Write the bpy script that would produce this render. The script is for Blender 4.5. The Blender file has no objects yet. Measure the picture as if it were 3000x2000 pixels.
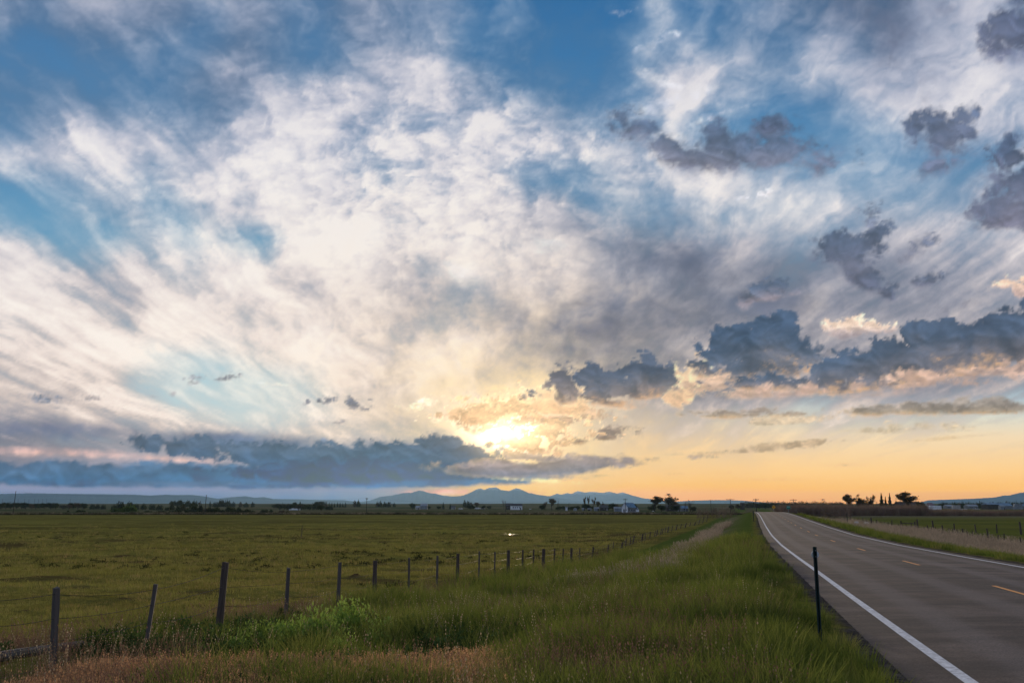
import bpy, bmesh, math, random
import numpy as np
from mathutils import Vector, Matrix

# ---------------------------------------------------------------- camera, world, sun, exposure
sc = bpy.context.scene
COL = bpy.data.collections.new("place"); sc.collection.children.link(COL)
EYE = 4.2
cam_d = bpy.data.cameras.new("camera"); cam = bpy.data.objects.new("camera", cam_d); COL.objects.link(cam)
cam_d.sensor_width = 36; cam_d.lens = 32.6; cam_d.clip_start = .1; cam_d.clip_end = 300000
cam.location = (0, 0, EYE); cam.rotation_euler = (math.radians(90+10.01), 0, 0)
sc.camera = cam
SUN_EL, SUN_AZ = 4.4, -0.2
w = bpy.data.worlds.new("World"); sc.world = w; w.use_nodes = True
nt = w.node_tree; nt.nodes.clear()
sky_n = nt.nodes.new("ShaderNodeTexSky"); sky_n.sky_type = 'NISHITA'; sky_n.sun_disc = False
sky_n.sun_elevation = math.radians(SUN_EL); sky_n.sun_rotation = math.radians(SUN_AZ); sky_n.altitude = 1500
bg = nt.nodes.new("ShaderNodeBackground"); bg.inputs[1].default_value = .05
wo = nt.nodes.new("ShaderNodeOutputWorld"); nt.links.new(sky_n.outputs[0], bg.inputs[0]); nt.links.new(bg.outputs[0], wo.inputs[0])
sun_d = bpy.data.lights.new("sun", 'SUN'); sun_d.energy = 5.0; sun_d.angle = math.radians(.5); sun_d.color = (1, .78, .52)
sun = bpy.data.objects.new("sun", sun_d); COL.objects.link(sun)
sd = Vector((math.sin(math.radians(SUN_AZ))*math.cos(math.radians(SUN_EL)), math.cos(math.radians(SUN_AZ))*math.cos(math.radians(SUN_EL)), math.sin(math.radians(SUN_EL))))
sun.rotation_euler = sd.to_track_quat('Z', 'Y').to_euler()
sc.view_settings.view_transform = 'Standard'; sc.view_settings.look = 'None'
sc.view_settings.exposure = 0; sc.view_settings.gamma = 1; sc.view_settings.use_curve_mapping = False
sc.cycles.volume_bounces = 1; sc.cycles.max_bounces = 6; sc.cycles.diffuse_bounces = 3; sc.cycles.transparent_max_bounces = 12
sc.cycles.volume_step_rate = 1

# ---------------------------------------------------------------- noise and the sky chart
HAZE_D = 2.4e-5
F0, CX, CY, YH = 2130.0, 1176.0, 784.0, 1160.0     # sky chart: tangent plane units, horizon row
PITCH = math.atan((YH-CY)/F0)

def _lat(seed):
    return np.random.default_rng(seed).random((256, 256)).astype(np.float32)*2-1
_LAT = {}
def vnoise(x, y, seed):
    """smooth value noise (cubic fade) on a tiled lattice"""
    if seed not in _LAT: _LAT[seed] = _lat(seed)
    L = _LAT[seed]
    xi = np.floor(x).astype(np.int64); yi = np.floor(y).astype(np.int64)
    fx = x-xi; fy = y-yi
    fx = fx*fx*fx*(fx*(fx*6-15)+10); fy = fy*fy*fy*(fy*(fy*6-15)+10)
    a = L[yi & 255, xi & 255]; b = L[yi & 255, (xi+1) & 255]
    c = L[(yi+1) & 255, xi & 255]; d = L[(yi+1) & 255, (xi+1) & 255]
    return (a*(1-fx)+b*fx)*(1-fy)+(c*(1-fx)+d*fx)*fy
def fbm(x, y, seed, octs=5, gain=.5, lac=2.03):
    s = 0; a = 1; t = 0
    for i in range(octs):
        ca, sa = math.cos(i*.9+seed), math.sin(i*.9+seed)
        s = s+a*vnoise((x*ca-y*sa)+i*17.3, (x*sa+y*ca)+i*9.1, seed*7+i); t += a; a *= gain; x = x*lac; y = y*lac
    return s/t
def billow(x, y, seed, octs=5, gain=.52, lac=2.1):
    s = 0; a = 1; t = 0
    for i in range(octs):
        ca, sa = math.cos(i*1.3+seed), math.sin(i*1.3+seed)
        s = s+a*(3.1*np.abs(vnoise((x*ca-y*sa)+i*7.7, (x*sa+y*ca)+i*3.1, seed*11+i))-.85); t += a; a *= gain; x = x*lac; y = y*lac
    return s/t
def sst(a, b, x):
    t = np.clip((x-a)/(b-a), 0, 1); return t*t*(3-2*t)
def lin(c):
    c = np.asarray(c, dtype=np.float64)/255.
    return np.where(c <= .04045, c/12.92, ((c+.055)/1.055)**2.4)

COVER = """
758887757656875532322235255677789998
123456336423776412222235435677789998
322223478545688642322225766777789999
456554456789887875333439976366889999
378898568997866577663456431133568899
899988899978688789998765543333344576
235865899889857886322587887643566555
214584589987999999887434344468877777
863257362489998899999876776678789989
988998679998978999999999999999999999
999998899988878877888899999999999999
999999999999989999999999999999999999
999976656777999999999999999999999998
888952123457999999999999999999999987
999997432246999999987766665554444333
887777777777666665544433333222222111
333333333333333333333322222111111111
111111111111111111111111111111111111
"""
TONE = """
767776676677776666655678 677665446797
555567665556777665555588 766887557897
555556666567788765555567 888898678898
566676556788888876656789 998778888999
678888668898887788766678 887777888888
889988889988888789998877 776666776787
778988899888978887766788 888766888667
777888888988999988656766 677789888777
777788888889999998665544 565577677878
887788779977867899877654 344455445566
999868898887876766787554 344555555566
988999999999887887444445 444555555566
889999999889988998744444 444444445566
777888889999877766853333 333344444555
767888888899987789987766 666666666666
333344444556665555555666 666666666666
344444444444444445555555 666666666666
444444444444444444455555 666666666666
"""
def _grid(s):
    return np.array([[int(ch) for ch in r.replace(' ', '')] for r in s.strip().split('\n')], dtype=np.float64)
def gsample(G, u, v):
    """smooth (cubic B-spline-ish) sampling of a coarse chart"""
    H, W = G.shape
    gx = u/2352*W-.5; gy = v/1176*H-.5
    gx = np.clip(gx, -.5, W-.5); gy = np.clip(gy, -.5, H-.5)
    x0 = np.floor(gx).astype(int); y0 = np.floor(gy).astype(int)
    fx = gx-x0; fy = gy-y0
    def w(t): return [(1-t)**3/6, (3*t**3-6*t*t+4)/6, (-3*t**3+3*t*t+3*t+1)/6, t**3/6]
    wx = w(fx); wy = w(fy); out = 0
    for j in range(4):
        for i in range(4):
            out = out+wy[j]*wx[i]*G[np.clip(y0+j-1, 0, H-1), np.clip(x0+i-1, 0, W-1)]
    return out

def ramp(t, stops):
    xs = [s[0] for s in stops]; cs = np.array([s[1] for s in stops], dtype=np.float64)
    return np.stack([np.interp(t, xs, cs[:, k]) for k in range(3)], -1)
def mix(a, b, t): return a+(b-a)*t[..., None]

# each cloud: ellipses (cx, cy, rx, ry, angle deg clockwise-on-chart), then edge noise px, wavelength px, softness px, body colours, rim colour/strength, opacity
CL = []
def cl(ells, n=22, wl=60, soft=14, top=(76, 88, 110), bot=(122, 112, 116), rim=(236, 200, 170), rs=.6, op=1., seed=1, asp=1.3, kind='b', gain=0., under=None):
    CL.append(dict(e=ells, n=n, wl=wl, soft=soft, top=top, bot=bot, rim=rim, rs=rs, op=op, seed=seed, asp=asp, kind=kind, gain=gain, under=under))
DK=(78, 90, 112); BL=(108, 128, 152)
# soft dark veils
cl([(1560,600,230,90,8),(1330,760,240,80,5),(1700,700,260,80,-4),(1480,690,260,100,0)], n=60, wl=150, soft=110, top=(92,102,124), bot=(106,108,124), rs=0, op=.97, seed=3, kind='f', asp=1.8)
cl([(2020,50,120,60,25),(1960,10,120,50,0),(2060,130,60,70,20)], n=46, wl=90, soft=80, top=(92,104,130), bot=(120,126,150), rs=0, op=.75, seed=4, kind='f')
cl([(2130,180,60,60,-30),(2160,20,100,40,0)], n=46, wl=70, soft=70, top=(110,118,142), bot=(130,132,152), rs=0, op=.55, seed=5, kind='f')
cl([(1480,740,260,70,0),(1330,700,160,60,8),(1600,620,160,50,6)], n=50, wl=120, soft=90, top=(90,98,118), bot=(106,104,116), rs=0, op=.75, seed=67, kind='f', asp=2.)
# long grey-blue veil over the left horizon
cl([(100,985,420,36,2),(560,1012,440,30,4),(960,1030,260,22,5),(300,975,300,20,3)], n=20, wl=120, soft=30, top=(112,118,142), bot=(90,112,144), rs=.0, op=.95, seed=6, kind='f', asp=3.4)
cl([(80,1038,330,16,2),(350,1052,220,15,4)], n=8, wl=70, soft=16, top=(236,194,184), bot=(246,204,190), rs=0, op=1, seed=7, kind='f', asp=5)
# blue bank
cl([(150,1090,520,32,1),(600,1096,380,30,1),(980,1088,330,34,0)], n=11, wl=60, soft=10, top=(76,104,134), bot=(72,110,146), rim=(132,148,170), rs=.4, op=.97, seed=8, asp=2)
cl([(430,1026,80,18,4),(590,1040,120,26,4),(760,1050,180,32,0),(960,1044,190,36,2),(1080,1050,110,34,14),(860,1082,380,32,0)], n=17, wl=40, soft=8, top=(76,92,114), bot=(58,82,112), rim=(170,172,182), rs=.9, op=.97, seed=9, asp=1.4)
cl([(1270,1066,190,17,-3),(1400,1066,150,10,-5),(1190,1078,190,22,0),(1240,1093,120,8,2)], n=9, wl=44, soft=8, top=(140,124,124), bot=(120,116,128), rim=(255,214,150), rs=.9, op=.95, seed=10, asp=2.2)
cl([(1000,1108,240,11,0),(500,1110,420,9,0)], n=5, wl=60, soft=7, top=(96,120,150), bot=(106,124,154), rs=0, op=.9, seed=11, kind='f', asp=3)
cl([(1010,1130,190,10,0),(1180,1132,120,9,0)], n=3, wl=50, soft=10, top=(240,180,168), bot=(250,196,166), rs=0, op=.9, seed=58, kind='f', asp=4)
cl([(1240,1104,90,5,3),(1330,1108,70,4,2)], n=5, wl=24, soft=5, top=(255,232,170), bot=(255,226,160), rs=0, op=.9, seed=59, kind='f', asp=3)
# lit cumulus next to the sun
cl([(1180,952,100,30,-6),(1110,965,60,30,-20),(1240,940,60,30,-6)], n=26, wl=34, soft=8, top=(232,190,146), bot=(200,162,126), rim=(255,248,224), rs=1.4, gain=1., op=.9, seed=12, asp=1.5)
cl([(1160,900,70,26,-10),(1060,935,60,14,-20)], n=24, wl=36, soft=20, top=(226,196,168), bot=(222,192,160), rim=(255,236,208), rs=.6, op=.5, seed=13, kind='f')
cl([(1270,965,80,18,-5),(1340,955,60,12,0)], n=20, wl=30, soft=8, top=(206,170,136), bot=(186,150,124), rim=(255,232,184), rs=1.4, gain=1., op=.85, seed=14)
cl([(1150,1016,28,7,0),(1300,1018,26,8,-10)], n=8, wl=18, soft=5, top=(196,150,104), bot=(180,136,98), rim=(255,220,150), rs=1.4, gain=1., op=.8, seed=15)
cl([(1215,1040,50,14,15),(1255,1052,60,10,0),(1180,1044,40,14,0)], n=12, wl=24, soft=6, top=(176,146,122), bot=(140,124,122), rim=(255,222,150), rs=1.4, gain=1., op=.9, seed=16)
cl([(1395,998,52,12,-9),(1330,1013,34,11,-5)], n=12, wl=26, soft=7, top=(142,122,110), bot=(158,130,108), rim=(255,222,164), rs=1, gain=.2, under=(204,164,122), op=.95, seed=17)
# broken bright puffs round the sun
cl([(1110,950,70,26,-14),(1200,935,80,20,-10),(1260,990,60,16,0),(1230,1030,60,14,5)], n=34, wl=22, soft=7, top=(236,196,150), bot=(206,164,124), rim=(255,246,214), rs=1.6, gain=1.6, op=.85, seed=64)
cl([(1000,965,12,9,0),(1090,990,10,12,0),(960,930,34,12,-20)], n=10, wl=16, soft=7, top=(255,236,200), bot=(250,222,180), rim=(255,250,230), rs=1, gain=.5, op=.7, seed=65)
cl([(1300,925,70,30,0),(1560,900,40,40,0),(1600,860,26,30,0)], n=28, wl=30, soft=12, top=(250,214,170), bot=(230,186,142), rim=(255,240,205), rs=1.2, gain=.6, op=.8, seed=66)

# row of cumulus, right of the sun
cl([(1292,872,36,34,0),(1300,905,30,32,20)], n=18, wl=40, soft=9, top=(98,100,114), bot=(136,122,118), rim=(255,222,180), rs=1.15, gain=.3, under=(226,178,134), op=.97, seed=18)
cl([(1360,880,30,40,0),(1380,905,50,26,0),(1480,860,72,44,0),(1510,870,50,40,0),(1450,898,90,22,0),(1400,925,80,14,4)], n=22, wl=44, soft=9, top=(80,90,110), bot=(136,120,114), rim=(255,218,178), rs=1.15, gain=.3, under=(226,178,134), op=.97, seed=19)
cl([(1735,790,110,56,0),(1760,760,60,40,0),(1650,820,70,34,0),(1830,810,56,30,10),(1720,850,120,40,0)], n=26, wl=52, soft=9, top=(70,88,114), bot=(104,104,114), rim=(242,208,184), rs=1.15, gain=.3, under=(226,178,134), op=1, seed=20)
cl([(1640,885,60,22,0),(1700,900,100,18,0)], n=22, wl=34, soft=10, top=(206,174,150), bot=(190,158,136), rim=(255,226,184), rs=1, op=.85, seed=21)
cl([(1930,845,90,36,-12),(2060,830,130,48,-6),(2180,800,130,62,-10),(2300,780,130,66,-12),(2110,770,50,36,-10),(2420,770,140,80,-10),(1850,880,120,24,0),(1980,885,180,20,-6)], n=28, wl=56, soft=10, top=(72,88,112), bot=(112,108,116), rim=(238,204,180), rs=1.15, gain=.3, under=(226,178,134), op=.99, seed=22)
cl([(2160,868,190,18,-7),(2280,850,110,16,-7),(1800,905,120,12,-3),(2020,905,120,10,-4)], n=20, wl=40, soft=14, top=(212,176,156), bot=(190,160,146), rim=(255,224,188), rs=.8, op=.8, seed=23)
cl([(2340,850,110,9,-8)], n=12, wl=40, soft=8, top=(120,112,118), bot=(140,124,122), rim=(240,205,175), rs=.7, op=.8, seed=24, asp=2.5)
cl([(1940,758,48,24,-5),(2010,755,40,16,0)], n=18, wl=26, soft=9, top=(244,214,190), bot=(160,146,150), rim=(250,226,204), rs=.7, op=.9, seed=25)
cl([(2345,665,20,24,0),(2290,655,30,12,-20)], n=14, wl=24, soft=10, top=(244,208,180), bot=(206,176,166), rim=(250,226,204), rs=.6, op=.85, seed=26)
# bars low on the right
cl([(1690,953,120,10,-1),(1640,948,60,9,0)], n=10, wl=30, soft=7, top=(150,134,122), bot=(168,146,122), rim=(252,222,178), rs=1, gain=.2, under=(204,164,122), op=.93, seed=27, asp=2.5)
cl([(1830,966,110,9,-6),(1770,972,50,9,-4)], n=12, wl=26, soft=9, top=(206,180,148), bot=(196,172,142), rim=(252,226,182), rs=.7, op=.75, seed=28, asp=2.5)
cl([(2010,944,60,14,0),(2200,938,170,17,-3),(2330,936,120,15,-2)], n=12, wl=34, soft=8, top=(140,130,122), bot=(160,144,126), rim=(250,214,174), rs=.9, gain=.2, under=(204,164,122), op=.96, seed=29, asp=2.2)
cl([(2080,985,120,11,-3),(2010,988,70,8,0)], n=12, wl=28, soft=10, top=(200,180,150), bot=(196,174,142), rim=(252,226,182), rs=.5, op=.8, seed=30, asp=2.2)
cl([(1740,1030,190,8,-6),(1560,1042,90,5,-3)], n=8, wl=34, soft=6, top=(184,158,128), bot=(176,150,122), rim=(254,222,168), rs=.8, gain=.2, under=(204,164,122), op=.92, seed=31, asp=3)
cl([(2210,1003,150,5,-5),(1940,1067,80,4,-1),(1590,1087,170,4,-1),(1380,1092,120,4,0),(1700,1100,120,3,0),(2300,1075,90,2,-1)], n=4, wl=26, soft=6, top=(206,176,134), bot=(200,170,128), rs=.1, rim=(252,222,172), op=.75, seed=32, kind='f', asp=4)
cl([(1640,1049,12,4,0),(1605,1046,9,3,0),(1600,1060,9,2,0)], n=4, wl=12, soft=4, top=(180,156,126), bot=(180,150,120), rs=.3, op=.85, seed=33)
# scattered cumulus, upper right
cl([(1755,668,62,28,-6),(1712,688,22,28,10)], n=15, wl=34, soft=12, top=(84,98,122), bot=(140,132,142), rim=(204,186,184), rs=.5, op=.95, seed=34)
cl([(1935,575,66,44,0),(1985,630,62,42,35),(2010,550,26,48,20),(2045,668,30,32,20)], n=26, wl=44, soft=18, top=(82,96,120), bot=(96,102,124), rim=(190,180,186), rs=.35, op=.95, seed=35)
cl([(2130,645,40,16,-22)], n=14, wl=30, soft=14, top=(86,98,122), bot=(104,108,128), rim=(190,180,186), rs=.3, op=.93, seed=36)
cl([(2110,562,54,16,-28),(2080,595,30,16,-20)], n=16, wl=34, soft=18, top=(92,104,130), bot=(118,120,138), rs=.2, op=.85, seed=37)
cl([(2150,700,40,16,20),(2230,690,50,16,-25)], n=18, wl=36, soft=22, top=(112,118,138), bot=(126,126,142), rs=.2, op=.8, seed=38, kind='f')
cl([(1995,488,26,14,0),(2000,515,14,18,0)], n=13, wl=24, soft=12, top=(100,114,138), bot=(116,124,146), rs=.2, op=.85, seed=39)
cl([(2170,312,62,58,0),(2210,268,36,26,-30),(2150,388,72,26,-25),(2100,300,34,56,20)], n=26, wl=46, soft=26, top=(78,94,122), bot=(100,108,132), rim=(196,190,200), rs=.3, op=.93, seed=40)
cl([(1450,295,44,34,30),(1530,330,60,36,25),(1640,320,40,60,10),(1640,370,150,40,4),(1770,300,56,36,0),(1790,350,80,40,0),(1700,350,120,50,0),(1885,395,40,22,-35),(1960,375,24,12,-45)], n=30, wl=52, soft=30, top=(84,100,126), bot=(116,120,140), rim=(190,186,198), rs=.3, op=.93, seed=41)
cl([(1765,290,42,24,0)], n=12, wl=30, soft=18, top=(78,94,120), bot=(90,100,126), rs=.2, op=.85, seed=42)
cl([(2295,485,78,52,-20),(2350,420,56,46,-20),(2340,356,60,32,-20),(2400,480,90,70,0)], n=28, wl=48, soft=22, top=(76,90,116), bot=(110,110,130), rim=(196,186,190), rs=.3, op=.95, seed=43)
cl([(2320,90,60,70,20),(2280,120,44,26,-10),(2400,60,80,110,0)], n=30, wl=52, soft=30, top=(84,96,124), bot=(104,110,136), rim=(200,194,200), rs=.3, op=.92, seed=44)
# scraps on the left
cl([(100,916,30,11,0),(82,914,14,9,0),(130,937,26,5,5)], n=9, wl=20, soft=9, top=(106,118,140), bot=(120,126,142), rs=.2, op=.93, seed=45)
cl([(203,915,22,7,-6),(178,920,12,4,0)], n=8, wl=14, soft=8, top=(150,144,150), bot=(164,154,156), rs=.2, op=.8, seed=46)
cl([(520,868,30,8,-14)], n=8, wl=16, soft=8, top=(124,126,138), bot=(130,128,138), rs=.2, op=.88, seed=47)
cl([(452,867,20,4,-6),(445,880,12,6,0),(397,904,9,8,0),(352,910,15,4,10)], n=7, wl=13, soft=7, top=(150,150,158), bot=(156,150,156), rs=.2, op=.75, seed=48)
cl([(752,917,18,7,-10),(806,926,20,13,20),(838,940,12,6,0),(778,969,24,6,-12),(704,926,7,5,0),(850,918,7,4,0)], n=8, wl=13, soft=7, top=(110,112,126), bot=(128,122,130), rs=.2, op=.9, seed=49)
cl([(715,1004,10,4,0),(745,1012,10,7,0),(560,1005,14,3,0)], n=5, wl=10, soft=6, top=(130,136,152), bot=(120,132,156), rs=.2, op=.8, seed=50)
# bright streaks
cl([(660,884,70,3,5),(760,890,70,3,2)], n=5, wl=18, soft=6, top=(252,238,222), bot=(252,238,222), rs=0, op=.7, seed=52, kind='f', asp=4)
cl([(1660,260,130,12,-16),(1590,215,170,22,-18),(1530,190,70,20,20)], n=20, wl=60, soft=26, top=(238,236,240), bot=(224,224,234), rs=0, op=.8, seed=53, kind='f', asp=2.5)
cl([(1510,100,70,9,-22),(1560,80,60,10,-30),(1520,10,50,8,-10)], n=16, wl=34, soft=18, top=(214,218,230), bot=(206,212,226), rs=0, op=.75, seed=54, kind='f', asp=2)
cl([(1760,448,20,9,0),(1700,458,30,5,-5)], n=8, wl=20, soft=10, top=(228,224,228), bot=(210,212,222), rs=0, op=.85, seed=55)
cl([(1220,565,200,60,-4),(1080,640,160,50,10)], n=30, wl=90, soft=80, top=(246,236,228), bot=(246,232,220), rs=0, op=.55, seed=56, kind='f', asp=2)
cl([(1210,520,0.1,0.1,0)], n=1, wl=10, soft=6, seed=57, op=0)

# wisps trailing round the ragged clouds, upper right
cl([(2190,330,80,60,-20),(2120,390,70,30,-25)], n=40, wl=60, soft=60, top=(120,126,148), bot=(140,140,158), rs=0, op=.5, seed=60, kind='f')
cl([(1480,310,80,50,20),(1600,380,150,40,5),(1850,380,110,40,-20)], n=40, wl=60, soft=60, top=(130,134,156), bot=(150,146,160), rs=0, op=.5, seed=61, kind='f')
cl([(1960,600,90,60,20),(2090,580,80,36,-25)], n=40, wl=60, soft=60, top=(116,122,144), bot=(130,130,148), rs=0, op=.5, seed=62, kind='f')
cl([(2300,450,100,80,-20)], n=40, wl=60, soft=60, top=(116,122,146), bot=(134,134,154), rs=0, op=.55, seed=63, kind='f')


def sky_colour(D):
    """D (...,3) unit directions, +Y ahead; returns linear RGB radiance, transmission"""
    dx, dy, dz = D[..., 0], D[..., 1], D[..., 2]
    cp, sp = math.cos(PITCH), math.sin(PITCH)
    fy = dy*cp+dz*sp; fz = dz*cp-dy*sp
    front = fy > .25
    fs = np.where(front, fy, .25)
    u = CX+F0*dx/fs; v = CY-F0*fz/fs
    el = np.degrees(np.arcsin(np.clip(dz, -1, 1)))
    # chart weight: 1 in and around the frame, 0 far outside
    w = sst(1900, 1350, np.abs(u-CX))*sst(-700, -150, v)*front
    # cloud deck coordinates (streaks shrink towards the horizon)
    k = 1/(np.maximum(dz, -.02)+.10)
    px, py = dx*k, dy*k
    # ---- clear sky
    t = np.clip(v/1176., -1.2, 1)
    left = ramp(t, [(-1.2, (34, 84, 148)), (0, (66, 116, 164)), (.25, (78, 128, 172)), (.45, (98, 154, 190)), (.7, (165, 200, 214)), (.82, (190, 210, 214)), (.9, (180, 174, 188)), (.955, (138, 148, 178)), (.975, (118, 142, 174)), (1, (108, 144, 180))])
    right = ramp(t, [(-1.2, (30, 80, 146)), (0, (52, 110, 162)), (.2, (62, 122, 172)), (.45, (106, 154, 190)), (.65, (150, 180, 202)), (.78, (196, 216, 222)), (.85, (240, 216, 180)), (.92, (253, 206, 142)), (.97, (250, 188, 114)), (1, (246, 174, 104))])
    mid = ramp(t, [(-1.2, (30, 80, 146)), (0, (46, 106, 160)), (.3, (80, 130, 174)), (.5, (110, 156, 190)), (.7, (190, 204, 210)), (.8, (246, 214, 180)), (.9, (253, 204, 136)), (.96, (252, 184, 98)), (1, (248, 168, 86))])
    a = sst(850, 1200, u+25*fbm(u/90, v/60, 3)); b = sst(1250, 2000, u)
    clear = mix(mix(left, mid, a), right, b)
    # ---- high deck
    wu = 34*fbm(px*2.2, py*1.3, 21, 3)+16*fbm(u/60, v/45, 22, 3)
    wv = 26*fbm(px*2.2, py*1.3, 23, 3)+12*fbm(u/60, v/45, 24, 3)
    # streak directions radiate: left part runs down-right, right part runs up-right
    fine0 = fbm(u/120, v/90, 7, 4)
    rgt = sst(1000, 1600, u+60*fine0)
    # long streets of thin cloud running away to the horizon (parallel on the deck, so they fan out)
    qx = px+.05*fine0+.10*fbm(px*1.5, py*.8, 5, 2); st = fbm(qx*6.2+3, py*1.25, 31, 7, .60); st2 = fbm(qx*17, py*2.6+.3*st, 37, 5, .58)
    cen = np.exp(-((u-1000)/520)**2-((v-400)/260)**2)
    fine = fbm(u/70+.8*fbm(u/90, v/90, 6, 3), v/48, 33, 6, .6)
    puff = billow(u/105+.6*fine, v/74+.5*fine0, 35, 5, .55)
    fin2 = fbm(u/26+1.1*fine, v/19+.8*st, 44, 5, .6)
    C = gsample(_grid(COVER), u+wu, v+wv)/9
    T = gsample(_grid(TONE), u+wu*.8, v+wv*.8)/9
    bk = .72+.5*fbm(px*.9, py*.9, 41, 4)
    C = np.clip((C-.5)*1.3+.5, -.1, 1.05)
    C = C*w+(1-w)*bk; T = T*w+(1-w)*(.80+.3*fbm(px*.7, py*.7, 43, 4))
    lowf = sst(980, 1080, v)
    det = ((.60*st+.20*st2)*(1-.6*cen)+(.12+.36*cen)*fine+(.04+.16*cen)*puff+.08*fin2)*(1-.85*lowf)
    c = np.clip(C*1.02+det*.8-.03, 0, 1)
    c = sst(0, 1, c)*.5+c*.5
    tone = np.clip(T*1.0-.11+((.33*st+.12*st2)*(1-.55*cen)+(.08+.22*cen)*fine+(.03+.12*cen)*puff+(.06+.08*cen)*fin2)*(1-.6*lowf)+(c-.8)*.15, 0, 1)
    tone = np.clip(tone-.13*(1-sst(120, 420, v))*w*(1-sst(2100, 2300, u)*.6), 0, 1)
    warm = np.clip(sst(300, 950, v), 0, 1)
    hi = mix(ramp(tone, [(0, (74, 90, 116)), (.3, (102, 116, 142)), (.5, (142, 152, 176)), (.7, (186, 188, 204)), (.85, (222, 218, 224)), (1, (244, 238, 236))]),
             ramp(tone, [(0, (84, 90, 106)), (.3, (116, 116, 130)), (.5, (156, 150, 158)), (.7, (206, 190, 184)), (.85, (240, 222, 212)), (1, (253, 240, 229))]), warm)
    # sun proximity
    ds = np.hypot((u-1168)/1.25, (v-985))
    gl = np.exp(-(ds/150)**1.3); gl2 = np.exp(-(ds/420)**1.2)
    col = mix(clear, hi, c*.96)
    col = mix(col, np.broadcast_to(np.array([255, 210, 160.]), col.shape), np.clip(gl2*.24*(.7+.6*fine), 0, .8)*(fy > 0))
    col = mix(col, np.broadcast_to(np.array([255, 224, 168.]), col.shape), np.clip(gl*.9*(1+.6*fine+.5*puff), 0, 1)*(fy > 0))
    # below-horizon / anti-sun half stays as the layered air
    tr = np.exp(-(ds/60)**2)*(fy > 0)*.8
    L = lin(np.clip(col, 0, 255))
    gb = np.exp(-(np.hypot((u-1165)/1.8, v-985)/30)**1.3)*(fy > 0)
    L = L+gb[..., None]*np.array([4., 3.1, 1.9])
    # ---- placed clouds
    for q in CL:
        S = np.full(u.shape, -1e3); cw = 1e-9; cs = 0; cr = 0; cxs = 0
        for (ex, ey, rx, ry, an) in q['e']:
            A = math.radians(an); X = (u-ex)*math.cos(A)+(v-ey)*math.sin(A); Y = -(u-ex)*math.sin(A)+(v-ey)*math.cos(A)
            r = np.sqrt((X/rx)**2+(Y/ry)**2); s = (1-r)*min(rx, ry)
            e_ = np.exp(np.clip(s, -200, 60)/22)+1e-12; cw = cw+e_; cs = cs+e_*ey; cxs = cxs+e_*ex; cr = cr+e_*ry
            S = np.maximum(S, s)+.35*np.exp(-np.abs(S-s)/10)*np.minimum(rx, ry)*.12
        m = S > -q['n']*2.2
        m &= front
        if not m.any(): continue
        um, vm = u[m], v[m]; wl = q['wl']
        wx_ = wl*.35*fbm(um/wl, vm/wl, 51+q['seed'], 3); wy_ = wl*.3*fbm(um/wl, vm/wl, 61+q['seed'], 3)
        if q['kind'] == 'b':
            nz = billow((um+wx_)/(wl*q['asp']), (vm+wy_)/wl, 71+q['seed'], 6, .56)*.8+.12+.5*fbm(um/wl/2, vm/wl/2, 91+q['seed'], 3)
        else:
            nz = fbm((um+wx_)/(wl*q['asp']), (vm+wy_)/wl, 71+q['seed'], 6, .6)*1.2
        cy0 = (cs/cw)[m]; ry0 = np.maximum((cr/cw)[m], 4)
        h = np.clip((vm-cy0)/ry0*.5+.5+.16*nz, 0, 1)
        base = sst(.55, 1.0, (vm-cy0)/ry0*.5+.5) if q['kind'] == 'b' else 0
        s = S[m]+q['n']*nz*(1-.75*base)
        nz2 = fbm(um/(wl*.22)+nz, vm/(wl*.17), 97+q['seed'], 4, .62); s = s+q['n']*.34*nz2*(1-.6*base)
        sm = fbm(um/wl*1.7, vm/wl*1.7, 95+q['seed'], 3)
        soft = q['soft']*(1.0+1.3*np.abs(sm)+.3*sm)
        al = sst(0, 1, s/np.maximum(soft, 2))*q['op']
        body = mix(np.broadcast_to(np.array(q['top'], float), um.shape+(3,)), np.array(q['bot'], float), sst(.25, .95, h))
        shade = 1+.20*fbm((um+wx_*1.5)/(wl*.9), (vm+wy_*1.5)/(wl*.6), 81+q['seed'], 4, .5)+.07*nz
        if q['kind'] == 'b':
            e1 = billow((um+wx_)/(wl*1.25), (vm+wy_)/(wl*.9), 171+q['seed'], 3, .42); e2 = billow((um+wx_-wl*.08)/(wl*1.25), (vm+wy_+wl*.14)/(wl*.9), 171+q['seed'], 3, .42)
            shade = shade+np.clip(.20*(e1-e2), -.07, .12)
        body = np.clip(body*shade[..., None], 0, 255)
        d2 = np.hypot(um-1168, vm-985)
        rs = q['rs']*(.55+.45*np.exp(-d2/400))
        if q['under'] is not None: body = mix(body, np.array(q['under'], float), sst(.72, 1.15, h+.25*nz2)*.85)
        ccx = (cxs/cw)[m]; ax, ay = um-ccx, (vm-cy0)*1.6; bx, by = 1168-ccx, (985-cy0)*1.2
        fac = .5+.5*(ax*bx+ay*by)/(np.hypot(ax, ay)*np.hypot(bx, by)+1e-6)
        rm = (1-sst(0, q['soft']*.9+6, s+1))*rs*(.75+.8*sm)*(.35+.95*fac)
        body = mix(body, np.array(q['rim'], float), np.clip(rm, 0, 1))
        Lb = lin(body)*(1+q['gain']*np.clip(rm, 0, 1))[..., None]
        L[m] = L[m]*(1-al[..., None])+Lb*al[..., None]
        tr[m] *= (1-.6*al)
    # glare in front of thin cloud near the sun
    g = np.exp(-(np.hypot((u-1160)/1.5, v-998)/26)**1.5)*(fy > 0)*.35
    g2 = np.exp(-(np.hypot((u-1160)/1.3, v-995)/95)**1.4)*(fy > 0)
    L = L+g[..., None]*np.array([3., 2.3, 1.3])+g2[..., None]*np.array([.16, .09, .02])
    L = L*1.0
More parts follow.
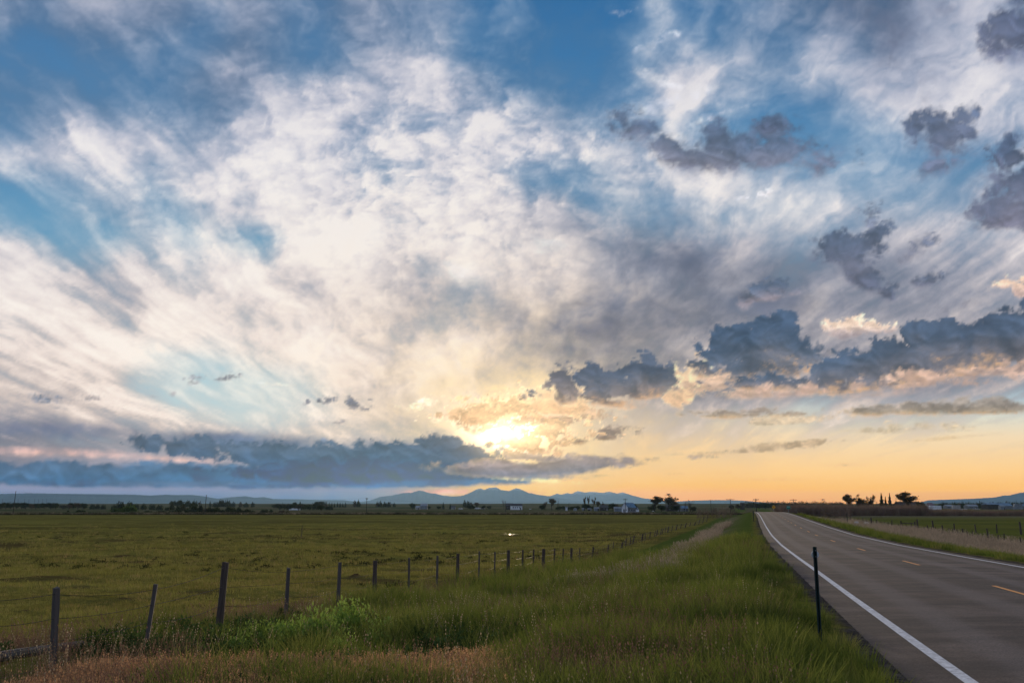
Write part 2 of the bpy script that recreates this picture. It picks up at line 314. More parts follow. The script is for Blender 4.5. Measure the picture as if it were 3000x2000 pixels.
    # seen through the evening air inside the haze: allow for what the air takes and gives
    e = np.maximum(dz, .004); T = np.exp(-HAZE_D*np.minimum(52000, 686/e)); C_ = np.array([.13, .21, .31])+np.exp(-(ds/420)**1.2)[..., None]*(fy > 0)[..., None]*np.array([.26, .18, .08])
    L = np.where((dz > -.01)[..., None], np.clip((L-(1-T)[..., None]*C_)/T[..., None], .0, 6.5), L)
    return L, tr


# ---------------------------------------------------------------- helpers
rnd = random.Random(7); rng = np.random.default_rng(11)
PA = math.radians(10.01)
def ray(px, py):
    d = py-784
    fw = 2130*math.cos(PA)+d*math.sin(PA)
    return (px-1176)/fw, (2130*math.sin(PA)-d*math.cos(PA))/fw
def at(px, py, Y):
    a, b = ray(px, py); return (a*Y, Y, EYE+b*Y)
def X_(px, Y): return ray(px, 1165)[0]*Y

def new_mesh(name, V, Fq, smooth=False):
    V = np.asarray(V, dtype=np.float32); Fq = np.asarray(Fq, dtype=np.int32)
    me = bpy.data.meshes.new(name); n, k = Fq.shape
    me.vertices.add(len(V)); me.vertices.foreach_set('co', V.ravel())
    me.loops.add(n*k); me.loops.foreach_set('vertex_index', Fq.ravel())
    me.polygons.add(n); me.polygons.foreach_set('loop_start', np.arange(0, n*k, k, dtype=np.int32))
    me.update(calc_edges=True)
    if smooth: me.polygons.foreach_set('use_smooth', np.ones(n, dtype=bool))
    return me
def fattr(me, name, arr, kind='FLOAT'):
    a = me.attributes.new(name, kind, 'POINT')
    a.data.foreach_set('color' if kind == 'FLOAT_COLOR' else ('vector' if kind == 'FLOAT_VECTOR' else 'value'), np.ascontiguousarray(arr, dtype=np.float32 if kind != 'INT' else np.int32).ravel())
def link(name, me, mat=None, parent=None, loc=(0, 0, 0), rot=(0, 0, 0), sc_=(1, 1, 1)):
    o = bpy.data.objects.new(name, me); COL.objects.link(o); o.location = loc; o.rotation_euler = rot; o.scale = sc_
    if mat is not None and me is not None and len(me.materials) == 0: me.materials.append(mat)
    if parent: o.parent = parent
    return o
def tag(o, label=None, cat=None, group=None, kind=None):
    if label: o['label'] = label
    if cat: o['category'] = cat
    if group: o['group'] = group
    if kind: o['kind'] = kind
    return o
def empty(name, loc, rz=0, **k):
    o = bpy.data.objects.new(name, None); COL.objects.link(o); o.location = loc; o.rotation_euler = (0, 0, rz); o.empty_display_size = .3
    return tag(o, **k)

class MB:
    """collects boxes, tubes, prisms, quads into one mesh"""
    def __init__(s): s.v = []; s.f = []
    def box(s, x0, x1, y0, y1, z0, z1):
        b = len(s.v); s.v += [(x, y, z) for z in (z0, z1) for (x, y) in ((x0, y0), (x1, y0), (x1, y1), (x0, y1))]
        s.f += [(b, b+3, b+2, b+1), (b+4, b+5, b+6, b+7), (b, b+1, b+5, b+4), (b+1, b+2, b+6, b+5), (b+2, b+3, b+7, b+6), (b+3, b, b+4, b+7)]; return s
    def tube(s, pts, rads, n=6, cap=True):
        b = len(s.v); m = len(pts)
        for i, p in enumerate(pts):
            p = Vector(p); q = Vector(pts[min(i+1, m-1)]); r = Vector(pts[max(i-1, 0)]); d = (q-r)
            d = d.normalized() if d.length > 1e-9 else Vector((0, 0, 1))
            u = d.cross(Vector((0, 1, 0)) if abs(d.y) < .9 else Vector((1, 0, 0))).normalized(); w_ = d.cross(u)
            rr = rads[i] if hasattr(rads, '__len__') else rads
            for k in range(n):
                a = 2*math.pi*k/n; c = p+(u*math.cos(a)+w_*math.sin(a))*rr; s.v.append(tuple(c))
        for i in range(m-1):
            for k in range(n):
                a = b+i*n+k; c = b+i*n+(k+1) % n; s.f.append((a, c, c+n, a+n))
        if cap:
            s.f.append(tuple(b+k for k in range(n))[::-1]); s.f.append(tuple(b+(m-1)*n+k for k in range(n)))
        return s
    def poly(s, pts): b = len(s.v); s.v += [tuple(p) for p in pts]; s.f.append(tuple(range(b, b+len(pts)))); return s
    def prism(s, prof, y0, y1):
        b = len(s.v); n = len(prof)
        s.v += [(x, y0, z) for x, z in prof]+[(x, y1, z) for x, z in prof]
        s.f.append(tuple(b+i for i in range(n))); s.f.append(tuple(b+n+i for i in range(n))[::-1])
        for i in range(n): j = (i+1) % n; s.f.append((b+i, b+n+i, b+n+j, b+j))
        return s
    def mesh(s, name):
        me = bpy.data.meshes.new(name); me.from_pydata(s.v, [], s.f)
        bm = bmesh.new(); bm.from_mesh(me); bmesh.ops.recalc_face_normals(bm, faces=bm.faces); bm.to_mesh(me); bm.free(); me.update(); return me
    def build(s, name, mat, parent=None, loc=(0, 0, 0), rot=(0, 0, 0)): return link(name, s.mesh(name), mat, parent, loc, rot)

# ---------------------------------------------------------------- materials
def mat_new(name):
    m = bpy.data.materials.new(name); m.use_nodes = True; t = m.node_tree; t.nodes.clear()
    out = t.nodes.new("ShaderNodeOutputMaterial"); return m, t, out
def N(t, typ, **k):
    n = t.nodes.new(typ)
    for a, b in k.items():
        if a.startswith('i_'): n.inputs[a[2:]].default_value = b
        elif a.startswith('n_'): n.inputs[int(a[2:])].default_value = b
        else: setattr(n, a, b)
    return n
def mixc(t, fac, a, b):
    n = t.nodes.new("ShaderNodeMix"); n.data_type = 'RGBA'
    for s_, v_ in ((n.inputs[0], fac), (n.inputs[6], a), (n.inputs[7], b)):
        if hasattr(v_, 'is_linked'): t.links.new(v_, s_)
        else: s_.default_value = v_ if not isinstance(v_, tuple) or len(v_) == 4 else (*v_, 1)
    return n.outputs[2]
def noise(t, vec, scale, detail=4, rough=.55, lo=.35, hi=.65):
    n = N(t, "ShaderNodeTexNoise", i_Scale=scale, i_Detail=detail, i_Roughness=rough)
    if vec is not None: t.links.new(vec, n.inputs['Vector'])
    r = N(t, "ShaderNodeMapRange"); r.inputs[1].default_value = lo; r.inputs[2].default_value = hi
    t.links.new(n.outputs[0], r.inputs[0]); return r.outputs[0]
def simple(name, col, rough=.8, var=.25, scale=3., metallic=0, col2=None, bump=0, coords='Object', sx=(1, 1, 1)):
    m, t, out = mat_new(name); tc = N(t, "ShaderNodeTexCoord"); mp = N(t, "ShaderNodeMapping"); mp.inputs['Scale'].default_value = sx
    t.links.new(tc.outputs[coords], mp.inputs[0])
    f = noise(t, mp.outputs[0], scale); c2 = col2 or tuple(c*(1-var*1.6) for c in col)
    b = N(t, "ShaderNodeBsdfPrincipled"); b.inputs['Roughness'].default_value = rough; b.inputs['Metallic'].default_value = metallic
    b.inputs['Specular IOR Level'].default_value = .3
    t.links.new(mixc(t, f, c2, col), b.inputs['Base Color'])
    if bump:
        bp = N(t, "ShaderNodeBump", i_Strength=bump); t.links.new(f, bp.inputs['Height']); t.links.new(bp.outputs[0], b.inputs['Normal'])
    t.links.new(b.outputs[0], out.inputs[0]); return m
def leafy(name, cols, transl=.35, zfade=None, k=1.):
    """two-sided blade/leaf: per-plant colour pick plus patch noise in the place's own metres"""
    cols = [tuple(q*k for q in c) for c in cols]; zfade = tuple(q*k for q in zfade) if zfade else None
    m, t, out = mat_new(name); oi = N(t, "ShaderNodeObjectInfo"); g = N(t, "ShaderNodeNewGeometry")
    f1 = noise(t, g.outputs['Position'], .35, 3); 
    c = mixc(t, f1, cols[0], cols[1])
    r = N(t, "ShaderNodeMapRange"); r.inputs[1].default_value = 1-(.3 if len(cols) > 2 else 0); r.inputs[2].default_value = 1
    t.links.new(oi.outputs['Random'], r.inputs[0])
    c = mixc(t, r.outputs[0], c, cols[2] if len(cols) > 2 else cols[1])
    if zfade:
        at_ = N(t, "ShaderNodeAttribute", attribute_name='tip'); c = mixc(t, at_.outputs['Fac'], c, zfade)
    hs = N(t, "ShaderNodeHueSaturation"); t.links.new(c, hs.inputs['Color'])
    mr = N(t, "ShaderNodeMapRange"); mr.inputs[3].default_value = .72; mr.inputs[4].default_value = 1.3; t.links.new(oi.outputs['Random'], mr.inputs[0]); t.links.new(mr.outputs[0], hs.inputs['Value'])
    d = N(t, "ShaderNodeBsdfDiffuse"); tr = N(t, "ShaderNodeBsdfTranslucent"); mx = N(t, "ShaderNodeMixShader"); mx.inputs[0].default_value = transl
    t.links.new(hs.outputs[0], d.inputs[0]); t.links.new(hs.outputs[0], tr.inputs[0]); t.links.new(d.outputs[0], mx.inputs[1]); t.links.new(tr.outputs[0], mx.inputs[2])
    t.links.new(mx.outputs[0], out.inputs[0]); return m

# ---------------------------------------------------------------- the lie of the land (heights above the far plain)
ZR_F = np.array([-400, -60, 0, 10, 20, 33, 41, 61, 86, 117, 150, 185, 250, 275, 330, 420, 1000, 60000.])
ZR_Z = np.array([-2.2, -1.8, -1.85, -1.93, -2.03, -2.16, -2.27, -2.52, -2.68, -2.62, -2.47, -2.27, -1.90, -1.93, -2.9, -3.9, -4.2, -4.2])
ZL_F = np.array([-60, 0, 12, 17, 30, 39, 52, 66, 90, 60000.]); ZL_Z = np.array([-1.9, -2.0, -2.22, -2.36, -3.0, -3.3, -3.7, -4.05, -4.2, -4.2])
ZQ_F = np.array([-60, 0, 60, 100, 200, 300, 60000.]); ZQ_Z = np.array([-2.8, -3.0, -3.6, -3.95, -4.1, -4.2, -4.2])
LP = [(2235, 1564), (2029.7, 1421), (1968, 1384), (1901, 1332), (1868, 1306), (1834.7, 1282.6), (1801, 1254), (1776, 1228), (1761, 1208), (1746, 1187), (1739.7, 1176.5)]
lf, lx = [], []
for (a, b) in LP:
    ra, rb = ray(a, b); lo, hi = 4., 252.
    for _ in range(60):
        mdl = .5*(lo+hi)
        if rb*mdl > np.interp(mdl, ZR_F, ZR_Z): lo = mdl      # ray still above the road
        else: hi = mdl
    lf.append(lo); lx.append(ra*lo)
lf[-1] = 250.; lx[-1] = ray(1739.7, 1176.5)[0]*250
co = np.polyfit(lf, lx, 3, w=np.array([3, 3, 3, 2, 2, 2, 1, 1, 1, 1, 1.]))
def xleft(Y):
    Yc = np.clip(Y, 5, 250); base = np.polyval(co, Yc); d1 = np.polyval(np.polyder(co), Yc)
    return base+d1*(Y-Yc)
def cosr(Y): return 1/np.sqrt(1+np.polyval(np.polyder(co), np.clip(Y, 5, 250))**2)
HW = 3.65
def dlat(x, y):
    y = np.asarray(y, dtype=float); return (x-(xleft(y)+HW/cosr(y)))*cosr(y)
def xroad(Y, d): return xleft(np.asarray(Y, float))+(HW+d)/cosr(Y)
def height(x, y, rough=True, under=True):
    x = np.asarray(x, float); y = np.asarray(y, float); d = dlat(x, y); R = np.hypot(x, y)
    zr = np.interp(y, ZR_F, ZR_Z); zf = np.where(d < 0, np.interp(y, ZL_F, ZL_Z), np.interp(y, ZQ_F, ZQ_Z))
    ad = np.abs(d); t = sst(4.6, np.where(d < 0, 13., 12.), ad)
    t = np.where(y > 330, np.maximum(t, sst(330, 420, y)), t)
    z = zr*(1-t)+zf*t+EYE
    off = sst(4.3, 7, ad)
    if rough:
        z = z+off*(.05*fbm(x*.8, y*.8, 101, 3)+.13*fbm(x*.09, y*.09, 102, 3)*sst(8, 20, ad))
        for (mx_, my_, mw, ml, mh) in MOUNDS: z = z+mh*np.exp(-((x-mx_)/mw)**2-((y-my_)/ml)**2)*(.7+.6*fbm(x*2.1, y*2.1, 103, 3))
    far = sst(480, 1400, R)
    z = z+far*(1.3*fbm(x*.0035, y*.0035, 104, 3))+sst(1100, 3200, R)*np.where(R < 1e9, 9.6+1.5*fbm(x*.0009, 0*y, 105, 3), 0)-sst(3300, 7000, R)*38
    if under: z = z-.12*(1-sst(3.9, 4.35, ad))*(y < 345)
    return z
MOUNDS = []
def pxm(px, py, wpx, h, l=.6):
    lo, hi = 10., 500.
    ra, rb = ray(px, py)
    for _ in range(50):
        m_ = .5*(lo+hi)
        if EYE+rb*m_ > float(height(ra*m_, m_, False, False)): lo = m_
        else: hi = m_
    Y = lo; MOUNDS.append((ra*Y, Y, wpx/2130*Y*.5, max(l, wpx/2130*Y*.5), h)); return ra*Y, Y
for a in [(95, 1329, 190, .16), (60, 1275, 90, .14), (150, 1277, 70, .12), (285, 1276, 75, .14), (70, 1256, 60, .12), (325, 1290, 95, .15), (370, 1275, 30, .16), (440, 1280, 70, .1),
          (568, 1321, 70, .16), (815, 1328, 24, .35), (570, 1278, 22, .2), (585, 1286, 16, .12), (690, 1303, 26, .14), (645, 1308, 10, .14), (360, 1258, 60, .1), (285, 1378, 60, .1), (55, 1400, 22, .1),
          (700, 1272, 18, .15), (745, 1273, 16, .15), (770, 1318, 30, .08), (960, 1292, 26, .12), (1010, 1291, 16, .16), (230, 1262, 50, .08), (1040, 1250, 40, .08), (880, 1245, 50, .07), (160, 1246, 60, .06)]:
    pxm(*a)
def ground_at(px, py, lo=6., hi=2600.):
    """where the line of sight through a chart point meets the land"""
    ra, rb = ray(px, py); Ys = np.geomspace(lo, hi, 3000); zz = height(ra*Ys, Ys, False, False)
    k = np.argmax(EYE+rb*Ys <= zz) if (EYE+rb*Ys <= zz).any() else len(Ys)-1
    return float(ra*Ys[k]), float(Ys[k]), float(zz[k])
def on(x, y): return (x, y, float(height(x, y)))

# ================================================================ SETTING
# ---- sky dome (radiance computed per direction; fine where the clouds are detailed, coarser behind)
def build_sky():
    azs = np.concatenate([np.arange(-180, -36, 1.5), np.arange(-36, 36.01, .095), np.arange(37.5, 180, 1.5)])
    els = np.concatenate([np.linspace(-4, -.4, 6), np.arange(-.3, 33.5, .095), np.arange(34.5, 90, 1.5), [89.9]])
    A, E_ = np.meshgrid(np.radians(azs), np.radians(els))
    D = np.stack([np.sin(A)*np.cos(E_), np.cos(A)*np.cos(E_), np.sin(E_)], -1)
    Lr, tr = sky_colour(D)
    V = (D*80000).reshape(-1, 3); V[:, 2] += EYE
    na, ne = len(azs), len(els); i, j = np.meshgrid(np.arange(na), np.arange(ne-1)); i2 = (i+1) % na
    Fq = np.stack([j*na+i, (j+1)*na+i, (j+1)*na+i2, j*na+i2], -1).reshape(-1, 4)
    me = new_mesh("sky", V, Fq, True)
    fattr(me, 'radiance', np.concatenate([Lr.reshape(-1, 3), np.ones((len(V), 1))], 1), 'FLOAT_COLOR'); fattr(me, 'thin', tr.ravel())
    m, t, out = mat_new("sky_air")
    a = N(t, "ShaderNodeAttribute", attribute_name='radiance'); b = N(t, "ShaderNodeAttribute", attribute_name='thin')
    e = N(t, "ShaderNodeEmission"); tp = N(t, "ShaderNodeBsdfTransparent"); ad = N(t, "ShaderNodeAddShader")
    t.links.new(a.outputs['Color'], e.inputs[0]); t.links.new(b.outputs['Fac'], tp.inputs[0])
    t.links.new(e.outputs[0], ad.inputs[0]); t.links.new(tp.outputs[0], ad.inputs[1]); t.links.new(ad.outputs[0], out.inputs[0])
    try: m.cycles.emission_sampling = 'NONE'
    except Exception: pass
    tag(link("sky", me, m), kind='structure', label='broken evening clouds over a low hidden sun')
build_sky()

# ---- ground sheet out to the horizon
def zones(x, y):
    d = dlat(x, y); ad = np.abs(d); n1 = fbm(x*.25, y*.25, 111, 4); n2 = fbm(x*.04, y*.04, 112, 4); n3 = fbm(x*1.3, y*1.3, 113, 3)
    gravel = 1-sst(4.4, 4.85, ad+.45*n3)
    gravel = gravel*(y < 345)
    dirt = np.zeros_like(x)
    for (mx_, my_, mw, ml, mh) in MOUNDS: dirt = np.maximum(dirt, np.exp(-(((x-mx_)/mw)**2+((y-my_)/ml)**2)**1.5)*1.25)
    dirt = np.clip(dirt*(.75+.7*n3)-.15, 0, 1)
    dirt = np.maximum(dirt, .55*sst(.25, .6, n1+.4*n2)*(d < -16)*(y < 150)*sst(20, 35, y))
    left = d < 0
    lf_ = np.where(left, -d, 0)
    dirt = np.maximum(dirt, .8*np.exp(-((lf_-18.5)/1.1)**2)*left*(.6+.8*n3)*(y < 120))
    tan = np.where(left, np.exp(-((lf_-10.3)/2.4)**2)*sst(36, 60, y)*(.6+.6*n1)*(y < 300), sst(8.5, 10.5, d+n1)*(1-sst(19, 23, d+2*n1)))
    tan = np.where(left, tan, tan*(y < 500))
    tan = np.maximum(tan, .7*(~left)*np.exp(-((y-380)/60)**2)*(x > 60))
    tan = np.maximum(tan, .5*sst(.1, .5, n2)*sst(435, 470, y))
    tan = np.maximum(tan, .75*np.exp(-((y-437-.01*x)/5)**2)*left)
    tan = np.clip(tan, 0, 1)
    verge = np.where(ad < 17, sst(4.9, 5.6, ad)*1.0, 0)
    verge = np.where(left & (lf_ > 15.5), 0, verge)
    verge = np.where(~left & (d > 22), .45+.35*fbm(x*.03, y*.05, 114, 4), verge)
    return np.stack([dirt, tan, gravel, np.clip(verge, 0, 1)], -1)
def build_ground():
    a1 = np.arange(-38, 38.01, .2); azs = np.concatenate([np.arange(-180, -38, 4), a1, np.arange(40, 180, 4)])
    rs = np.concatenate([[.5, 1.5, 3], np.geomspace(4.5, 430, 270), np.geomspace(436, 3600, 110), np.geomspace(3700, 47000, 30)])
    A, R = np.meshgrid(np.radians(azs), rs); x = R*np.sin(A); y = R*np.cos(A); z = height(x, y)
    na, nr = len(azs), len(rs); V = np.stack([x, y, z], -1).reshape(-1, 3)
    i, j = np.meshgrid(np.arange(na), np.arange(nr-1)); i2 = (i+1) % na
    Fq = np.stack([j*na+i, j*na+i2, (j+1)*na+i2, (j+1)*na+i], -1).reshape(-1, 4)
    c = len(V); V = np.concatenate([V, [[0, 0, float(height(0, 0))]]])
    me = new_mesh("ground", V, Fq, True)
    zz = zones(x, y).reshape(-1, 4); fattr(me, 'zones', np.concatenate([zz, zz[:1]]), 'FLOAT_COLOR')
    m, t, out = mat_new("ground_cover"); g = N(t, "ShaderNodeNewGeometry"); P = g.outputs['Position']
    sx = N(t, "ShaderNodeMapping"); sx.inputs['Scale'].default_value = (1, .6, 1); t.links.new(P, sx.inputs[0])
    nA = noise(t, P, .045, 5, .6, .35, .65); nB = noise(t, P, .6, 5, .65, .3, .7); nC = noise(t, P, 7., 4, .7, .3, .7); nD = noise(t, sx.outputs[0], .008, 4, .6, .4, .6)
    past = mixc(t, nA, (.135, .118, .030), (.160, .160, .038))
    past = mixc(t, nB, past, (.19, .165, .034))
    nBd = N(t, "ShaderNodeMath", operation='MULTIPLY'); t.links.new(nB, nBd.inputs[0]); nBd.inputs[1].default_value = .45
    sx2 = N(t, "ShaderNodeMapping"); sx2.inputs['Scale'].default_value = (.35, 1, 1); t.links.new(P, sx2.inputs[0])
    nE = noise(t, sx2.outputs[0], .055, 7, .72, .42, .62); past = mixc(t, nE, past, (.085, .072, .022))
    nF = noise(t, sx2.outputs[0], .12, 8, .75, .60, .70); past = mixc(t, nF, past, (.055, .040, .020))
    vg = mixc(t, nB, (.055, .078, .016), (.09, .12, .022))
    far = mixc(t, nD, (.045, .058, .022), (.105, .090, .044))
    at_ = N(t, "ShaderNodeAttribute", attribute_name='zones'); sp = N(t, "ShaderNodeSeparateColor"); t.links.new(at_.outputs['Color'], sp.inputs[0])
    sep = N(t, "ShaderNodeSeparateXYZ"); t.links.new(P, sep.inputs[0])
    fr = N(t, "ShaderNodeMapRange"); fr.inputs[1].default_value = 432; fr.inputs[2].default_value = 440; t.links.new(sep.outputs[1], fr.inputs[0])
    c = mixc(t, fr.outputs[0], past, far)
    c = mixc(t, at_.outputs['Alpha'], c, vg)
    tn = mixc(t, nB, (.13, .10, .065), (.20, .16, .11)); c = mixc(t, sp.outputs[1], c, tn)
    dm = N(t, "ShaderNodeMath", operation='MULTIPLY'); t.links.new(sp.outputs[0], dm.inputs[0]); dm.inputs[1].default_value = 1.
    dn = mixc(t, nC, (.040, .024, .015), (.085, .050, .030)); c = mixc(t, dm.outputs[0], c, dn)
    gv = mixc(t, nC, (.035, .030, .028), (.085, .072, .062)); c = mixc(t, sp.outputs[2], c, gv)
    hs = N(t, "ShaderNodeHueSaturation"); t.links.new(c, hs.inputs['Color'])
    vr = N(t, "ShaderNodeMapRange"); vr.inputs[3].default_value = .62; vr.inputs[4].default_value = 1.25; t.links.new(nC, vr.inputs[0]); t.links.new(vr.outputs[0], hs.inputs['Value'])
    b = N(t, "ShaderNodeBsdfDiffuse")
    t.links.new(hs.outputs[0], b.inputs['Color'])
    bp = N(t, "ShaderNodeBump", i_Strength=.5, i_Distance=.08); ma = N(t, "ShaderNodeMath", operation='ADD'); t.links.new(nC, ma.inputs[0]); t.links.new(nB, ma.inputs[1]); t.links.new(ma.outputs[0], bp.inputs['Height'])
    t.links.new(bp.outputs[0], b.inputs['Normal']); t.links.new(b.outputs[0], out.inputs[0])
    tag(link("ground", me, m), kind='structure', label='flat green pasture land reaching to the horizon')
build_ground()

# ---- road
def strip(d0, d1, Y0, Y1, lift, n=2, step=None):
    Ys = [Y0]
    while Ys[-1] < Y1: Ys.append(min(Y1, Ys[-1]+(step or max(.35, abs(Ys[-1])*.02))))
    Ys = np.array(Ys); ds = np.linspace(d0, d1, n); Yg, Dg = np.meshgrid(Ys, ds, indexing='ij')
    x = xroad(Yg, Dg); z = np.interp(Yg, ZR_F, ZR_Z)+EYE+.07-.018*np.abs(Dg)+lift
    k = len(Ys); V = np.stack([x, Yg, z], -1).reshape(-1, 3); i, j = np.meshgrid(np.arange(n-1), np.arange(k-1))
    Fq = np.stack([j*n+i, j*n+i+1, (j+1)*n+i+1, (j+1)*n+i], -1).reshape(-1, 4)
    return V, Fq
def build_road():
    V, Fq = strip(-4.35, 4.25, -40, 344, 0, 13)
    me = new_mesh("road", V, Fq, True)
    fattr(me, 'lat', dlat(V[:, 0], V[:, 1]))
    m, t, out = mat_new("asphalt"); g = N(t, "ShaderNodeNewGeometry"); P = g.outputs['Position']
    mp = N(t, "ShaderNodeMapping"); mp.inputs['Scale'].default_value = (1, .35, 1); mp.inputs['Rotation'].default_value = (0, 0, math.radians(15)); t.links.new(P, mp.inputs[0])
    mp2 = N(t, "ShaderNodeMapping"); mp2.inputs['Scale'].default_value = (.22, 1., 1); mp2.inputs['Rotation'].default_value = (0, 0, math.radians(15)); t.links.new(P, mp2.inputs[0])
    n1 = noise(t, mp.outputs[0], .45, 8, .72, .38, .62); n2 = noise(t, mp2.outputs[0], .8, 8, .7, .42, .60); n3 = noise(t, P, 34, 5, .8, .36, .64); n4 = noise(t, P, 9, 4, .7, .3, .7)
    c = mixc(t, n1, (.056, .041, .036), (.120, .091, .080)); c = mixc(t, n2, mixc(t, n4, (.030, .024, .024), (.054, .044, .043)), c)
    # paler wheel tracks
    la = N(t, "ShaderNodeAttribute", attribute_name='lat'); ab = N(t, "ShaderNodeMath", operation='ABSOLUTE'); t.links.new(la.outputs['Fac'], ab.inputs[0])
    s1 = N(t, "ShaderNodeMath", operation='SUBTRACT'); t.links.new(ab.outputs[0], s1.inputs[0]); s1.inputs[1].default_value = 1.85
    a2 = N(t, "ShaderNodeMath", operation='ABSOLUTE'); t.links.new(s1.outputs[0], a2.inputs[0])
    s2 = N(t, "ShaderNodeMath", operation='SUBTRACT'); t.links.new(a2.outputs[0], s2.inputs[0]); s2.inputs[1].default_value = .85
    a3 = N(t, "ShaderNodeMath", operation='ABSOLUTE'); t.links.new(s2.outputs[0], a3.inputs[0])
    wr = N(t, "ShaderNodeMapRange", interpolation_type='SMOOTHSTEP'); wr.inputs[1].default_value = .1; wr.inputs[2].default_value = .5; wr.inputs[3].default_value = .5; wr.inputs[4].default_value = 0; t.links.new(a3.outputs[0], wr.inputs[0])
    c = mixc(t, wr.outputs[0], c, (.135, .112, .106))
    hs = N(t, "ShaderNodeHueSaturation"); t.links.new(c, hs.inputs['Color'])
    vr = N(t, "ShaderNodeMapRange"); vr.inputs[3].default_value = .48; vr.inputs[4].default_value = 1.5; t.links.new(n3, vr.inputs[0]); t.links.new(vr.outputs[0], hs.inputs['Value'])
    # sealed cracks
    vo = N(t, "ShaderNodeTexVoronoi", feature='DISTANCE_TO_EDGE', i_Scale=.16); wn = N(t, "ShaderNodeTexNoise", i_Scale=.8, i_Detail=4); t.links.new(P, wn.inputs['Vector'])
    va = N(t, "ShaderNodeVectorMath", operation='MULTIPLY_ADD'); t.links.new(wn.outputs['Color'], va.inputs[0]); va.inputs[1].default_value = (3, 3, 0); t.links.new(P, va.inputs[2]); t.links.new(va.outputs[0], vo.inputs['Vector'])
    cr = N(t, "ShaderNodeMapRange"); cr.inputs[1].default_value = .002; cr.inputs[2].default_value = .006; cr.inputs[3].default_value = .55; cr.inputs[4].default_value = 0; t.links.new(vo.outputs[0], cr.inputs[0])
    c = mixc(t, cr.outputs[0], hs.outputs[0], (.04, .035, .036))
    b = N(t, "ShaderNodeBsdfPrincipled"); b.inputs['Roughness'].default_value = .85; b.inputs['Specular IOR Level'].default_value = .16
    t.links.new(c, b.inputs['Base Color']); bp = N(t, "ShaderNodeBump", i_Strength=.5, i_Distance=.006); t.links.new(n3, bp.inputs['Height']); t.links.new(bp.outputs[0], b.inputs['Normal'])
    t.links.new(b.outputs[0], out.inputs[0])
    road = tag(link("road", me, m), kind='structure', label='two lane asphalt road running off to a low crest')
    def paint(name, c1, c2):
        m, t, out = mat_new(name); g = N(t, "ShaderNodeNewGeometry"); f = noise(t, g.outputs['Position'], 9, 7, .8, .42, .58); b = N(t, "ShaderNodeBsdfPrincipled")
        b.inputs['Roughness'].default_value = .6; t.links.new(mixc(t, f, c2, c1), b.inputs['Base Color']); t.links.new(b.outputs[0], out.inputs[0]); return m
    wp = paint("white_road_paint", (.74, .73, .72), (.38, .36, .35)); yp = paint("yellow_road_paint", (.85, .30, .015), (.55, .22, .03))
    for s_ in (-1, 1):
        V, Fq = strip(s_*3.65-.075, s_*3.65+.075, -40, 343, .005); link("edge_line", new_mesh("edge_line", V, Fq), wp, road)
    for Y1 in [10.6, 24.2, 37.6, 52.6, 69.2, 85.5, 96.9, 110.8, 125, 137.7, 149.8]+[163+13.2*q for q in range(13)]:
        V, Fq = strip(.07, .19, Y1-3.5, Y1, .005, 2, .6); link("lane_dash", new_mesh("lane_dash", V, Fq), yp, road)
build_road()

# ---- far mountains, hills and mesas
def rock(name, base, snow=None, sh=0):
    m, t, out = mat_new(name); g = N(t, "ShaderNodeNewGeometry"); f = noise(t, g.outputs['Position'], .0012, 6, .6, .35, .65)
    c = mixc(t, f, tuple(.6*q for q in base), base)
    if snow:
        s = N(t, "ShaderNodeSeparateXYZ"); t.links.new(g.outputs['Position'], s.inputs[0]); r = N(t, "ShaderNodeMapRange"); r.inputs[1].default_value = snow-120; r.inputs[2].default_value = snow+60; t.links.new(s.outputs[2], r.inputs[0])
        f2 = noise(t, g.outputs['Position'], .004, 5, .7, .42, .52); mm = N(t, "ShaderNodeMath", operation='MULTIPLY'); t.links.new(r.outputs[0], mm.inputs[0]); t.links.new(f2, mm.inputs[1])
        c = mixc(t, mm.outputs[0], c, (.75, .76, .8))
    b = N(t, "ShaderNodeBsdfDiffuse"); t.links.new(c, b.inputs[0]); t.links.new(b.outputs[0], out.inputs[0]); return m
def sinterp(x, xs, ys):
    return np.interp(x, xs, ys)
def ridge(name, pts, R, depth, mat, label, rugged=1., seed=1, flat=False):
    pts = np.array(pts, float); n = int((pts[-1, 0]-pts[0, 0])/2.2)+2
    px = np.linspace(pts[0, 0], pts[-1, 0], n); py = np.interp(px, pts[:, 0], pts[:, 1])
    k_ = np.array([1, 2, 3, 2, 1.])/9; pp = np.pad(py, 2, mode='edge'); py = np.convolve(pp, k_, 'valid')*.25+py*.75+.35*fbm(px/4., px*0, 140+seed, 4)*rugged
    a = (px-1176)/2163.; top = (1160-py)/2130*R+EYE
    prof = np.array([0, .12, .26, .42, .58, .72, .85, .94, 1, .93, .7, .35, 0]); yy = np.array([-1, -.86, -.72, -.58, -.45, -.33, -.2, -.08, 0, .1, .3, .65, 1.])
    V = []; m_ = len(prof)
    for i in range(m_):
        Y = R+yy[i]*depth; x = a*Y
        nz = fbm(px/9.+i*.15, np.full(n, i*.55), 120+seed, 5, .6); rr = 1+.42*rugged*nz*(1-abs(prof[i])**6) if i not in (0, m_-1) else 1
        zt = top if not flat else top
        z = -35+(zt+35)*prof[i]*rr+(fbm(px/3.2, px*0, 130+seed, 3)*14*rugged if i == 8 else 0)
        V.append(np.stack([x, np.full(n, Y), z], -1))
    V = np.array(V).reshape(-1, 3); i, j = np.meshgrid(np.arange(n-1), np.arange(m_-1)); Fq = np.stack([j*n+i, j*n+i+1, (j+1)*n+i+1, (j+1)*n+i], -1).reshape(-1, 4)
    tag(link(name, new_mesh(name, V, Fq, True), mat), kind='structure', label=label)
MT = rock("haze_tinted_rock", (.08, .13, .17), 600); HL = rock("haze_tinted_scrub", (.045, .09, .12));  # blue of the distant haze partly mixed into the rock and scrub colours
